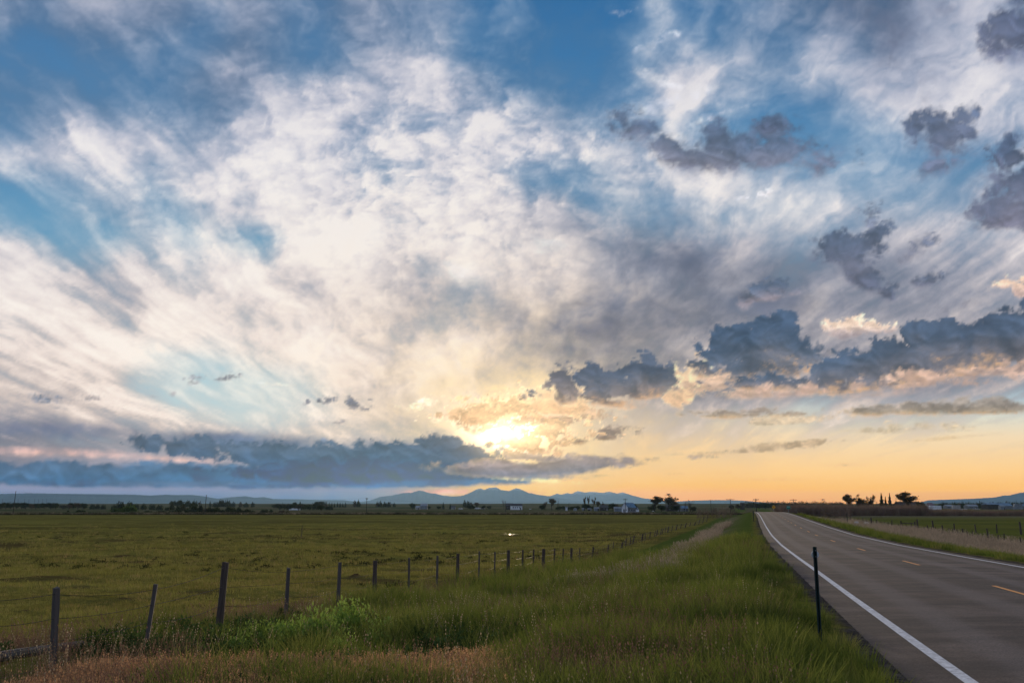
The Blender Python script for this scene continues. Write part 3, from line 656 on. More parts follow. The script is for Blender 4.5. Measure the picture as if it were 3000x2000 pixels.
ridge("mountains", [(760, 1162), (800, 1157), (850, 1149), (873, 1141), (887, 1139), (900, 1138), (928, 1132), (945, 1131.5), (962, 1126.5), (971, 1128), (986, 1132.5), (999, 1133.5), (1018, 1138), (1035, 1140), (1060, 1139), (1078, 1132.5), (1092, 1125), (1103, 1121.5), (1112, 1125.5), (1122, 1121), (1140, 1119.5), (1152, 1126), (1170, 1128), (1176, 1124.5), (1188, 1121.5), (1200, 1125.5), (1213, 1132), (1240, 1137), (1265, 1140), (1300, 1146), (1360, 1155), (1400, 1162)], 34000, 6000, MT, 'snow-capped blue mountain range on the skyline below the sun', 1., 1)
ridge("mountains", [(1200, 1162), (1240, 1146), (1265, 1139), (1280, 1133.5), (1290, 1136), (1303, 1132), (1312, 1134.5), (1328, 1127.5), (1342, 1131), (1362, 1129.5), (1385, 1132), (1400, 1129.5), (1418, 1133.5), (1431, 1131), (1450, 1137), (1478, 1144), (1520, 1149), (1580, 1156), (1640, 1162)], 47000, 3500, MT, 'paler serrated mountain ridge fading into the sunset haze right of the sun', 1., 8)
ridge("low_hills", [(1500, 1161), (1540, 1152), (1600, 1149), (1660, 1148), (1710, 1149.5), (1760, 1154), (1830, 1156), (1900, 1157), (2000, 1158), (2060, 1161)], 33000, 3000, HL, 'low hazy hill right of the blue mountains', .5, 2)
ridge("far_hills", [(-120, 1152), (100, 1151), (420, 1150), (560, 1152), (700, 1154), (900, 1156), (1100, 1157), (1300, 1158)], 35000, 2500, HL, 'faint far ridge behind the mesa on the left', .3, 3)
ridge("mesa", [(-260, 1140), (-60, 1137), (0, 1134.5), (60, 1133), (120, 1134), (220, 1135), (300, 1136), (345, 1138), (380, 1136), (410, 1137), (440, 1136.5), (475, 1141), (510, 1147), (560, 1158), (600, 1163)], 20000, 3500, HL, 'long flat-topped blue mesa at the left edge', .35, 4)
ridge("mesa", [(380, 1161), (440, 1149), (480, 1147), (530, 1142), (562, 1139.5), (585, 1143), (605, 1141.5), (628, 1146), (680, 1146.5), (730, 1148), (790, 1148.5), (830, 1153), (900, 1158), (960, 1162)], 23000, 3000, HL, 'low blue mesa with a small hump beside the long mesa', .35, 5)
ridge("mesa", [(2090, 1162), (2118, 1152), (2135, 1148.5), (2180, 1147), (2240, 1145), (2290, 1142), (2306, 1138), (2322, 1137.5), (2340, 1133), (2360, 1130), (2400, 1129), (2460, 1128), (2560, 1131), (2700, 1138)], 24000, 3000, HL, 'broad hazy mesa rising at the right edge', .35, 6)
ridge("foothills", [(2080, 1164), (2110, 1156), (2160, 1156), (2200, 1154.5), (2280, 1156), (2330, 1156), (2355, 1152), (2380, 1149), (2440, 1150), (2600, 1158)], 15000, 2000, HL, 'lower foothill in front of the right-hand mesa', .3, 7)

# ---- air
def build_haze():
    m, t, out = mat_new("haze_air"); v = N(t, "ShaderNodeVolumePrincipled"); v.inputs['Color'].default_value = (.48, .77, 1., 1); v.inputs['Density'].default_value = HAZE_D; v.inputs['Anisotropy'].default_value = .38
    t.links.new(v.outputs[0], out.inputs['Volume']); m.cycles.homogeneous_volume = True
    o = MB().box(-52000, 52000, -52000, 52000, -60, 690).build("haze", m); tag(o, kind='stuff', label='thin blue evening haze over the plain')
build_haze()

# ================================================================ GROUND COVER (uncountable: one object each)
def clump(n, rad, h, w, lean=.35, seg=3, curl=.5, seed=0, tipw=.15, hvar=.35, seedhead=0, hs=.03):
    r = np.random.default_rng(seed); V = []; Fq = []; T = []
    for k in range(n):
        a = r.uniform(0, 2*math.pi); rr = rad*math.sqrt(r.uniform()); bx, by = rr*math.cos(a), rr*math.sin(a)
        hh = h*(1+hvar*r.uniform(-1, 1)); da = a+r.uniform(-1, 1); ln = lean*r.uniform(.2, 1.2)*hh; fa = r.uniform(0, math.pi); ww = w*r.uniform(.7, 1.3)
        b0 = len(V)
        for s in range(seg+1):
            t = s/seg; off = ln*(t**(1+curl*2)); z = hh*(t-.12*lean*t*t*t)
            wd = ww*(1-(1-tipw)*t**1.3)*.5
            cx_, cy_ = bx+off*math.cos(da), by+off*math.sin(da)
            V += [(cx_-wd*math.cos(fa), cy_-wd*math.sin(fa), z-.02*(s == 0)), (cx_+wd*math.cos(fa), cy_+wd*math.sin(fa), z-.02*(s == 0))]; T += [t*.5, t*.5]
        for s in range(seg): q = b0+2*s; Fq.append((q, q+1, q+3, q+2))
        if seedhead and r.uniform() < seedhead:
            for m in range(5):
                ct = .78+.25*m/4; zc = hh*ct; ox = bx+ln*ct*math.cos(da); oy = by+ln*ct*math.sin(da); aa = r.uniform(0, 6.28); b1 = len(V); s_ = hs*r.uniform(.6, 1.3)
                V += [(ox, oy, zc-s_), (ox+s_*.6*math.cos(aa), oy+s_*.6*math.sin(aa), zc), (ox, oy, zc+s_*1.2), (ox-s_*.6*math.cos(aa), oy-s_*.6*math.sin(aa), zc)]; T += [1, 1, 1, 1]; Fq.append((b1, b1+1, b1+2, b1+3))
    me = new_mesh("tuft", V, Fq); fattr(me, 'tip', np.array(T)); return me
def shrublet(n, rad, h, leaf, seed=0, flat=.8):
    """leafy dome of small faces on hidden stems"""
    r = np.random.default_rng(seed); a = r.uniform(0, 2*math.pi, n); e = np.arcsin(r.uniform(0, 1, n)); q = r.uniform(.55, 1.05, n)
    lob = 1+.22*np.sin(3*a+seed)+.15*np.sin(5*a+2*seed+3*e)
    x = rad*q*lob*np.cos(e)*np.cos(a); y = rad*q*lob*np.cos(e)*np.sin(a); z = h*q*lob*np.sin(e)*flat+.03
    V = []; d = r.normal(size=(n, 3)); d /= np.linalg.norm(d, axis=1)[:, None]; u = r.normal(size=(n, 3)); u -= (u*d).sum(1)[:, None]*d; u /= np.linalg.norm(u, axis=1)[:, None]
    c = np.stack([x, y, z], -1); s = leaf*r.uniform(.6, 1.3, n)[:, None]; up = d*s*1.8; sd_ = u*s*.5; up[:, 2] = np.abs(up[:, 2])+s[:, 0]*.5
    V = np.stack([c-sd_*.3, c+up*.5-sd_, c+up, c+up*.5+sd_], 1).reshape(-1, 3); Fq = np.arange(4*n).reshape(-1, 4)
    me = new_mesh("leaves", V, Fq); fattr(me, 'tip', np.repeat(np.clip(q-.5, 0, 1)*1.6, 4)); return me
def scatter(name, meshes, mat, x, y, scl, label, sink=0., tilt=.12):
    cn = bpy.data.collections.new(name+"_kinds")
    for i, me in enumerate(meshes):
        me.materials.append(mat); cn.objects.link(bpy.data.objects.new(f"kind_{i:02d}", me))
    n = len(x); z = height(x, y)-sink; me = bpy.data.meshes.new(name); me.vertices.add(n); me.vertices.foreach_set('co', np.stack([x, y, z], -1).astype(np.float32).ravel())
    r = np.random.default_rng(len(name)*31+n)
    fattr(me, 'rot', np.stack([r.normal(0, tilt, n), r.normal(0, tilt, n), r.uniform(0, 6.283, n)], -1), 'FLOAT_VECTOR'); fattr(me, 'size', scl); fattr(me, 'pick', r.integers(0, len(meshes), n), 'INT')
    o = link(name, me); tag(o, label, None, None, 'stuff')
    ng = bpy.data.node_groups.new(name, 'GeometryNodeTree'); ng.interface.new_socket('Geometry', in_out='INPUT', socket_type='NodeSocketGeometry'); ng.interface.new_socket('Geometry', in_out='OUTPUT', socket_type='NodeSocketGeometry')
    gi = ng.nodes.new('NodeGroupInput'); go = ng.nodes.new('NodeGroupOutput'); ci = ng.nodes.new('GeometryNodeCollectionInfo'); ci.inputs['Collection'].default_value = cn; ci.inputs['Separate Children'].default_value = True; ci.inputs['Reset Children'].default_value = True
    ip = ng.nodes.new('GeometryNodeInstanceOnPoints'); ip.inputs['Pick Instance'].default_value = True
    def na(nm, ty):
        a = ng.nodes.new('GeometryNodeInputNamedAttribute'); a.data_type = ty; a.inputs[0].default_value = nm; return a.outputs['Attribute']
    er = ng.nodes.new('FunctionNodeEulerToRotation'); ng.links.new(na('rot', 'FLOAT_VECTOR'), er.inputs[0])
    ng.links.new(gi.outputs[0], ip.inputs['Points']); ng.links.new(ci.outputs[0], ip.inputs['Instance']); ng.links.new(na('pick', 'INT'), ip.inputs['Instance Index']); ng.links.new(er.outputs[0], ip.inputs['Rotation']); ng.links.new(na('size', 'FLOAT'), ip.inputs['Scale']); ng.links.new(ip.outputs[0], go.inputs[0])
    md = o.modifiers.new("scatter", 'NODES'); md.node_group = ng; return o
def sample(n, Y0, Y1, amax=31.5, amin=-31.5, power=1.0):
    """points inside the wedge of land the photo shows, thinning with distance"""
    r = rng.uniform(size=n); Y = Y0*(Y1/Y0)**(r**power); a = np.tan(np.radians(rng.uniform(amin, amax, n))); return a*Y, Y
def inview(x, y, m=1.06): return np.abs(x/y) < .553*m
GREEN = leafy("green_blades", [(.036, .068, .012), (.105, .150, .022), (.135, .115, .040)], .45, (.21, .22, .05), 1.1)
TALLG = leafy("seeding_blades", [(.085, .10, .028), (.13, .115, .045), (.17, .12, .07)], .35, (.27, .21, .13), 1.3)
PAST = leafy("pasture_blades", [(.120, .112, .028), (.175, .168, .042), (.17, .12, .05)], .45, None, 1.5)
TANB = leafy("dry_blades", [(.20, .155, .10), (.30, .24, .165), (.17, .11, .08)], .35, (.38, .31, .23), .85)
BROWN = leafy("brown_panicles", [(.16, .085, .045), (.24, .14, .072), (.12, .12, .04)], .4, (.38, .22, .115), 1.25)
RED = leafy("russet_stems", [(.10, .055, .04), (.15, .09, .06), (.08, .07, .03)], .35, None, 1.7)

RB = [(800, 1412, 100), (730, 1438, 104), (884, 1420, 70), (650, 1440, 80), (588, 1442, 74), (690, 1412, 56), (860, 1456, 70), (780, 1470, 66), (905, 1488, 50), (540, 1462, 66), (470, 1478, 60), (625, 1474, 70)]
RBW = []
for a in RB:
    gx, gy, gz = ground_at(a[0], a[1]+46); RBW.append((gx, gy, a[2]/2130*gy*.5))
LG0, LG1 = ground_at(-40, 1552), ground_at(186, 1502)
def nobush(x, y):
    ax, ay = LG0[:2]; bx, by = LG1[:2]; t = np.clip(((x-ax)*(bx-ax)+(y-ay)*(by-ay))/((bx-ax)**2+(by-ay)**2), 0, 1); cx_ = ax+t*(bx-ax); cy_ = ay+t*(by-ay)
    k = ~((np.hypot(x-cx_, (y-cy_)*np.where(y < cy_, .45, 1.6)) < .42))
    for gx, gy, W in RBW: k &= ~((np.abs(x-gx*y/gy) < W*1.05) & (y < gy+W) & (y > gy-2.2*W-.5))
    return k
def brown(x, y):
    zz = height(x, y); dd = (zz-EYE)/y; pyy = 784+2130*np.tan(PA-np.arctan(dd)); pxx = 1176+x*(2130*math.cos(PA)+(pyy-784)*math.sin(PA))/y
    tp = np.interp(pxx, [0, 150, 300, 450, 600, 700, 850, 1000, 1090, 1140, 1250], [1660, 1610, 1560, 1530, 1525, 1540, 1528, 1506, 1522, 1590, 1800])+26*fbm(x*1.5, y*1.5, 205, 3)
    return (pyy > tp) & (fbm(x*1.3, y*1.3, 206, 3) > -.30)
# tall green grass between fence and road
x, y = sample(17000, 6.5, 80); d = dlat(x, y); k = (d < -4.55-.3*rng.uniform(size=len(x))) & (d > -16.6) & inview(x, y) & nobush(x, y) & (~brown(x, y) | (rng.uniform(size=len(x)) < .2)); x, y = x[k], y[k]; d = d[k]
s = np.where((y < 14.5) & (x < -4.2), .45, 1)*(.75+.5*rng.uniform(size=len(x)))*np.clip(y/22, 1, 1.7)*(.75+.45*sst(-.3, .4, fbm(x*.5, y*.5, 201, 3)))*np.where(d > -5.6, .55, 1)
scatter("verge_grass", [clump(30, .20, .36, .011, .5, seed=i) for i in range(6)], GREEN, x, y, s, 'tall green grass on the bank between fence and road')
x, y = sample(1500, 6.5, 80); d = dlat(x, y); k = (d < -5.6) & (d > -16) & (fbm(x*.35, y*.35, 202, 3) > -.12) & inview(x, y); x, y = x[k], y[k]
scatter("seeding_grass", [clump(8, .2, .50, .005, .5, seed=20+i, seedhead=.6, hs=.011) for i in range(5)], TALLG, x, y, .7+.5*rng.uniform(size=len(x)), 'taller seeding stalks scattered through the green verge')
x, y = sample(7000, 7.5, 60); d = dlat(x, y); k = (d < -5.3) & (d > -16.4) & (fbm(x*.30+5, y*.30, 215, 4) > .10) & inview(x, y) & nobush(x, y); x, y = x[k], y[k]
scatter("russet_grass", [clump(14, .2, .42, .005, .4, seed=220+i, seedhead=.5, hs=.010) for i in range(4)], RED, x, y, (.7+.5*rng.uniform(size=len(x)))*np.clip(y/25, 1, 1.4), 'russet brown stalks in patches through the green verge')
x, y = sample(3600, 7.5, 22, 8); d = dlat(x, y); k = (d < -9.5) & (d > -16.6) & inview(x, y) & nobush(x, y) & ~((y < 14) & (x < -4.9)) & (fbm(x*.6, y*.6, 216, 3) > -.05); x, y = x[k], y[k]
scatter("leafy_weeds", [shrublet(130, .16, .26, .035, 230+i) for i in range(4)], leafy("weed_leaves", [(.035, .065, .018), (.065, .10, .03)], .35), x, y, .6+.7*rng.uniform(size=len(x)), 'dark leafy weeds under the fence on the left bank')
x, y = sample(1300, 38, 150, 12, -30); d = dlat(x, y); k = (d < -19) & (fbm(x*.05, y*.07, 217, 3) > .02) & inview(x, y); x, y = x[k], y[k]
scatter("pasture_tufts", [shrublet(60, .30, .17, .05, 250+i) for i in range(4)], leafy("tuft_leaves", [(.030, .040, .012), (.06, .055, .022)], .2), x, y, (.4+1.1*rng.uniform(size=len(x))**2), 'dark scattered tufts breaking up the grazed pasture')
# short pasture
x, y = sample(36000, 9.5, 250, 20); d = dlat(x, y); k = (d < -16.8) & inview(x, y) & (rng.uniform(size=len(x)) > sst(90, 250, y)) & (zones(x, y)[:, 0] < .3); x, y = x[k], y[k]
s = (.7+.6*rng.uniform(size=len(x)))*np.clip(y/30, 1, 2.2)*(.7+.6*sst(-.3, .3, fbm(x*.3, y*.3, 203, 3)))
scatter("pasture_grass", [clump(26, .30, .065, .009, .8, 2, seed=40+i) for i in range(6)], PAST, x, y, s, 'short grazed grass covering the pasture behind the fence')
# dry weeds tangled along the fence foot
x, y = sample(9000, 9, 90, 12); d = dlat(x, y); k = (np.abs(d+17.2+.6*fbm(x*.5, y*.5, 204, 2)) < .9) & inview(x, y) & nobush(x, y); x, y = x[k], y[k]
scatter("fence_weeds", [clump(16, .22, .26, .007, .9, seed=60+i, seedhead=.4, hs=.012) for i in range(4)], RED, x, y, .6+.7*rng.uniform(size=len(x)), 'russet dry weeds tangled along the foot of the wire fence')
# brown panicle grass in the lower left
x = rng.uniform(-6.2, 1.0, 9000); y = rng.uniform(6.8, 12.0, 9000)
k = brown(x, y) & (y < 12) & nobush(x, y); x, y = x[k], y[k]
scatter("brown_grass", [clump(34, .17, .30, .004, .6, seed=80+i, seedhead=1., hs=.012, hvar=.35) for i in range(5)], BROWN, x, y, .6+.4*rng.uniform(size=len(x)), 'fluffy brown seeding brush grass in the lower left corner')
# tan tall grass further up the left bank
x, y = sample(9000, 36, 190, 16, 0); d = dlat(x, y); c0 = -10.6+.8*fbm(y*.08, y*0, 207, 2)+2.4*sst(110, 60, y)*0; k = (np.abs(d-c0) < 1.3+1.2*sst(80, 45, y)*(fbm(x*.2, y*.2, 208, 3)+.6)) & inview(x, y); x, y = x[k], y[k]
scatter("tan_verge_grass", [clump(26, .32, .55, .014, .4, seed=100+i, seedhead=.4, hs=.03) for i in range(4)], TANB, x, y, (.7+.5*rng.uniform(size=len(x)))*np.clip(y/70, .8, 1.1), 'pale dry grass in a band along the left bank')
# right side: low green strip, then pale tall grass
x, y = sample(9000, 24, 230, 31.5, 8); d = dlat(x, y); k = (d > 4.7) & (d < 9.4+.8*fbm(x*.15, y*.15, 209, 3)) & inview(x, y); x, y = x[k], y[k]; s = (.7+.6*rng.uniform(size=len(x)))*np.clip(y/50, 1, 2.2)
scatter("roadside_grass", [clump(26, .24, .24, .014, .6, seed=120+i) for i in range(5)], GREEN, x, y, s, 'low dark green grass edging the far side of the road')
x, y = sample(22000, 30, 260, 31.5, 10); d = dlat(x, y); k = (d > 9.0+.8*fbm(x*.15, y*.15, 209, 3)) & (d < 19.5+1.6*fbm(x*.06, y*.06, 210, 3)) & inview(x, y); x, y = x[k], y[k]; s = (.7+.5*rng.uniform(size=len(x)))*np.clip(y/90, .75, 1.15)
scatter("dry_grass", [clump(30, .34, .62, .014, .35, seed=140+i, seedhead=.4, hs=.03) for i in range(5)], TANB, x, y, s, 'pale dry grass standing between the road and the right-hand fence')
# field-edge weeds, far
x = rng.uniform(-420, 170, 2600); y = 432+.012*x+rng.uniform(-1.2, 1.2, 2600)
scatter("field_edge_weeds", [clump(26, .7, .8, .06, .5, seed=160+i) for i in range(3)], leafy("dark_weeds", [(.03, .030, .016), (.055, .045, .022)], .2), x, y, .7+.9*rng.uniform(size=len(x))**3, 'dark weedy ditch line at the far edge of the pasture')
x = rng.uniform(-420, 170, 1800); y = 445+.012*x+rng.uniform(-3, 3, 1800)
scatter("ditch_grass", [clump(26, 1.1, .8, .08, .5, seed=170+i) for i in range(3)], TANB, x, y, .6+.5*rng.uniform(size=len(x)), 'pale strip of dry grass behind the ditch line')
# thicket of bare willows, right
x = rng.uniform(105, 300, 2300); y = 385+rng.uniform(-12, 14, 2300)+12*fbm(x*.02, x*0, 212, 2); k = x > 108; x, y = x[k], y[k]
scatter("willow_thicket", [clump(60, 1.3, 2.9, .045, .25, seed=180+i, hvar=.3) for i in range(4)], leafy("willow_stems", [(.115, .075, .055), (.17, .125, .085), (.09, .055, .045)], .3, None, 1.5), x, y, (.75+.45*rng.uniform(size=len(x)))*(1+.15*fbm(x*.05, x*0, 213, 2))*np.where(x > 168, .72, 1.2), 'brown bare willow thicket beyond the right-hand pasture')

# ================================================================ TREES AND SHRUBS
BARK = simple("bark", (.07, .055, .045), .9, .4, 4)
LEAFD = leafy("tree_leaves", [(.022, .030, .012), (.045, .055, .020), (.07, .05, .03)], .25)
LEAFO = leafy("open_leaves", [(.055, .040, .022), (.085, .062, .032)], .35)
LEAFC = leafy("conifer_needles", [(.014, .022, .012), (.028, .038, .018)], .12)
LEAFG = leafy("green_leaves", [(.045, .075, .018), (.075, .11, .026)], .35)
def limbs(kind, seed):
    r = random.Random(seed); mb = MB(); tips = []
    def grow(p, d, L, rad, depth):
        p = Vector(p); pts = [p]; dd = Vector(d).normalized()
        for i in range(3):
            dd = (dd+Vector((r.uniform(-1, 1), r.uniform(-1, 1), r.uniform(-.2, .7)))*.16).normalized(); p = p+dd*L/3; pts.append(p)
        mb.tube(pts, [rad, rad*.85, rad*.7, rad*.5], 5 if depth < 2 else 3, False)
        if depth >= dmax: tips.append(p); return
        if depth >= 1: tips.append(p)
        for k in range(kids[min(depth, len(kids)-1)]):
            a = r.uniform(0, 6.283); sp = spread*r.uniform(.6, 1.3); q = pts[r.choice((1, 2, 3, 3))] if depth else pts[r.choice((1, 2, 3))]
            nd = (dd+Vector((math.cos(a)*sp, math.sin(a)*sp, r.uniform(-.1, .3)))).normalized(); grow(q, nd, L*r.uniform(.55, .8), rad*.5, depth+1)
    if kind == 'open': spread, dmax, kids = .95, 3, [5, 4, 3]; grow((0, 0, 0), (0, 0, 1), .36, .030, 0)
    elif kind == 'poplar': spread, dmax, kids = .32, 3, [4, 3, 3]; grow((0, 0, 0), (0, 0, 1), .42, .022, 0)
    elif kind == 'bare': spread, dmax, kids = .75, 4, [5, 4, 3, 2]; grow((0, 0, 0), (0, 0, 1), .34, .022, 0)
    elif kind == 'round': spread, dmax, kids = 1.0, 2, [6, 4]; grow((0, 0, 0), (0, 0, 1), .34, .035, 0)
    elif kind == 'conifer': mb.tube([(0, 0, 0), (0, 0, .5), (0, 0, 1)], [.02, .012, .003], 5, False)
    return mb, tips
def crown(kind, tips, seed):
    r = np.random.default_rng(seed); tips = [tips[i] for i in r.permutation(len(tips))]
    if kind == 'conifer':
        n = 1500; z = .06+.94*r.uniform(size=n)**1.15; a = r.uniform(0, 6.283, n); R = .24*(1-z)**1.05*(.35+.75*r.uniform(size=n))*(1+.35*np.sin(z*34+a*2)); P = np.stack([R*np.cos(a), R*np.sin(a), z], -1); s = .030
    elif kind == 'round':
        tips = [t for t in tips if t.z > .25]; P = np.concatenate([np.array(t)+r.normal(0, .085, (90, 3))*[1, 1, .8] for t in tips[:26]]); P[:, 2] = np.maximum(P[:, 2], .04); s = .040
    elif kind == 'poplar': P = np.concatenate([np.array(t)+r.normal(0, .028, (34, 3))*[.8, .8, 1.6] for t in tips[:60]]); s = .022
    else: P = np.concatenate([np.array(t)+r.normal(0, .036, (34, 3))*[1.2, 1.2, .8] for t in tips if r.uniform() < .85][:120]); s = .022
    n = len(P); d = r.normal(size=(n, 3)); d /= np.linalg.norm(d, axis=1)[:, None]; u = r.normal(size=(n, 3)); u -= (u*d).sum(1)[:, None]*d; u /= np.linalg.norm(u, axis=1)[:, None]
    q = s*r.uniform(.5, 1.3, n)[:, None]; V = np.stack([P-d*q, P+u*q*.6, P+d*q, P-u*q*.6], 1).reshape(-1, 3); return new_mesh("crown", V, np.arange(4*n).reshape(-1, 4))
TT = {}
def tree_kind(kind, v):
    if (kind, v) not in TT:
        mb, tips = limbs(kind, 31*v+len(kind)); tm = mb.mesh("trunk"); co_ = np.array([t[:] for t in tips]) if tips else np.zeros((1, 3))
        cm = None if kind == 'bare' else crown(kind, tips, v+5)
        vs = [np.array([q.co[:] for q in tm.vertices])]
        if cm: vs.append(np.array([q.co[:] for q in cm.vertices]))
        vs = np.concatenate(vs); top = vs[:, 2].max(); wid = np.percentile(np.abs(vs[:, 0]), 98)*2
        tm.materials.append(BARK)
        if cm: cm.materials.append({'conifer': LEAFC, 'open': LEAFO, 'poplar': LEAFO}.get(kind, LEAFD))
        TT[(kind, v)] = (tm, cm, top, wid)
    return TT[(kind, v)]
def tree(name, px, ytop, wpx, Y, kind, v, label, cat='tree', group=None, mat=None):
    tm, cm, top, wid = tree_kind(kind, v); x = X_(px, Y); z = float(height(x, Y, False, False)); H = max(1.2, at(px, ytop, Y)[2]-z); W = wpx/2130*Y
    o = empty(name, (x, Y, z-.05), rnd.uniform(0, 6.28), label=label, cat=cat, group=group)
    S = (W/wid, W/wid, H/top); link('trunk', tm, None, o, sc_=S)
    if cm:
        c = link('crown', cm, None, o, sc_=S)
    return o
def shrub(px, ytop, wpx, Y, v, label, group, name='shrub', cat='shrub', mat=None, squat=1):
    key = ('shrub', v, mat.name if mat else '')
    if key not in TT:
        me = shrublet(700, 1, 1, .055, 300+v, 1.) if (mat and 'twigs' in mat.name) else shrublet(560, 1, 1, .17, 300+v, 1.); me.materials.append(mat or LEAFD)
        TT[key] = me
    x = X_(px, Y); z = float(height(x, Y, False, False)); H = max(.5, at(px, ytop, Y)[2]-z); W = wpx/2130*Y*.5
    o = link(name, TT[key], None, None, (x, Y, z-.1), (0, 0, rnd.uniform(0, 6.28)), (W, W, H)); tag(o, label, cat, group); return o

ORD = ['first', 'second', 'third', 'fourth', 'fifth', 'sixth', 'seventh', 'eighth', 'ninth', 'tenth', 'eleventh', 'twelfth', 'thirteenth', 'fourteenth', 'fifteenth', 'sixteenth', 'seventeenth', 'eighteenth', 'nineteenth', 'twentieth']
# ================================================================ TREES (placed where they stand on the plain)
g = 'dark junipers in the belt at the far left'
for i, (px, yt, w_) in enumerate([(2, 1153, 15), (13, 1151.5, 17), (24, 1153, 14), (38, 1152.5, 17), (50, 1153, 15), (60, 1152, 16), (72, 1154, 14), (82, 1154.5, 14), (92, 1155, 16), (104, 1153, 16), (117, 1152, 17), (128, 1153, 14), (144, 1158, 15), (157, 1156, 14), (168, 1152.5, 18), (179, 1153, 14), (191, 1154, 15)]):
    tree('juniper_tree', px, yt, w_, 950+13*(i % 5), 'round', i % 4, f'{ORD[i]} dark juniper from the left edge in the far left tree belt', 'tree', g)
g = 'small dark bushes dotted across the fields on the left'; SB = []
for i, (px, yt, w_, Y) in enumerate([(212, 1160, 12, 980), (224, 1160, 11, 990), (237, 1161, 11, 970), (262, 1161, 12, 960), (277, 1156, 18, 940), (299, 1157, 17, 940), (312, 1160, 12, 950), (330, 1160, 13, 960), (350, 1160, 14, 940), (366, 1162, 14, 900), (384, 1166, 9, 800), (395, 1160, 12, 820),
     (410, 1163, 13, 700), (421, 1162, 14, 690), (409, 1170, 16, 560), (430, 1170, 11, 560), (445, 1161, 21, 555), (461, 1163, 12, 560), (472, 1169, 12, 560), (482, 1168, 19, 558), (498, 1167, 18, 560), (512, 1171, 12, 560), (525, 1165, 13, 560), (537, 1168, 20, 556), (549, 1167, 11, 560), (556, 1172, 14, 560), (568, 1170, 14, 560), (581, 1173, 13, 560), (607, 1171, 17, 556), (623, 1171, 9, 560), (648, 1172, 15, 556), (660, 1173, 7, 560), (185, 1171.5, 20, 600), (157, 1172, 5, 600), (372, 1173, 22, 590), (340, 1173, 18, 600), (395, 1173, 14, 580)]):
    SB.append((px, shrub(px, yt, w_, Y, i % 4, None, g)))
SB.sort(key=lambda q: q[0])
for i, (px, o) in enumerate(SB):
    n_ = ORD[i] if i < 20 else (ORD[len(SB)-1-i])
    o['label'] = f'{n_} small dark bush from the left in the fields behind the left ditch' if i < 20 else (f'{n_} small dark bush counting back from the windbreak, behind the left ditch' if i < len(SB)-1 else 'small dark bush nearest the windbreak, behind the left ditch')
shrub(270, 1168, 34, 600, 1, 'low sprawling green bush beside the big rounded one on the left', 'green bushes behind the ditch', mat=LEAFG)
shrub(300, 1163, 34, 590, 2, 'big rounded green bush just behind the ditch on the left', 'green bushes behind the ditch', mat=LEAFG)
for px, yt, w_, k, v, lab in [(395, 1148, 12, 'round', 1, 'pale green tree left of the dark round one on the left skyline'), (407, 1146, 17, 'round', 2, 'dark round tree standing tall on the left skyline by the mesa end'), (458, 1149, 9, 'open', 1, 'small open tree on the left skyline between bushes')]:
    tree('skyline_tree', px, yt, w_, 1500, k, v, lab)
g = 'low trees along the left skyline'
for i, (px, yt, w_) in enumerate([(420, 1155, 14), (432, 1153, 14), (446, 1153, 13), (482, 1155, 5), (495, 1155.5, 14), (508, 1152, 18), (522, 1153, 18), (535, 1155.5, 10), (552, 1155, 7), (565, 1156.5, 12), (580, 1155.5, 8)]):
    shrub(px, yt, w_, 1500, i % 4, f'{ORD[i]} low tree from the left on the skyline below the left mesas', g, 'skyline_tree', 'tree')
g = 'dark rows of the windbreak left of centre'
for i in range(26):
    f = i/25; px = 636+f*112+rnd.uniform(-2, 2); Y = 1250-330*f*(i % 2)-120*(i % 3)
    tree('windbreak_tree', px, 1153.5+rnd.uniform(0, 4)+(i % 2)*5*f, 13+rnd.uniform(0, 5), Y, 'round', i % 4, 'dark squat tree in the windbreak rows left of centre', 'tree', g)
tree('conifer', 649, 1152.5, 3.5, 1300, 'conifer', 0, 'thin dark spire at the left end of the windbreak', 'tree')
tree('conifer', 689, 1150.5, 8, 1300, 'conifer', 1, 'dark conifer rising from the middle of the windbreak', 'tree')
tree('spreading_tree', 678, 1151.5, 12, 1300, 'round', 1, 'flat-topped dark tree left of the conifer in the windbreak', 'tree')
tree('spreading_tree', 732, 1150, 24, 1400, 'round', 3, 'wide dark tree on the skyline at the right end of the windbreak', 'tree')
tree('bare_tree', 747, 1147, 7, 1400, 'bare', 0, 'small bare tree right of the windbreak', 'tree')
shrub(760, 1163, 9, 900, 2, 'lone round bush in the field right of the windbreak', None)
g = 'slim conifers on the skyline right of the windbreak'
for i, px in enumerate([756, 762, 768, 775, 781, 787, 793]): tree('conifer', px, 1152+(i % 3), 4.2, 1450, 'conifer', i % 2, f'{ORD[i]} slim conifer from the left on the skyline right of the windbreak', 'tree', g)
g = 'low trees along the skyline below the mountains'
for i, (px, yt, w_) in enumerate([(815, 1153, 8), (823, 1152.5, 9), (867, 1155, 8), (874, 1154, 7), (884, 1155, 9), (893, 1155, 9), (905, 1156.5, 6), (1067, 1153, 8), (1075, 1154, 9), (1082, 1156, 8)]):
    shrub(px, yt, w_, 1500, i % 4, f'{ORD[i]} low tree from the left on the skyline below the blue mountains', g, 'skyline_tree', 'tree')
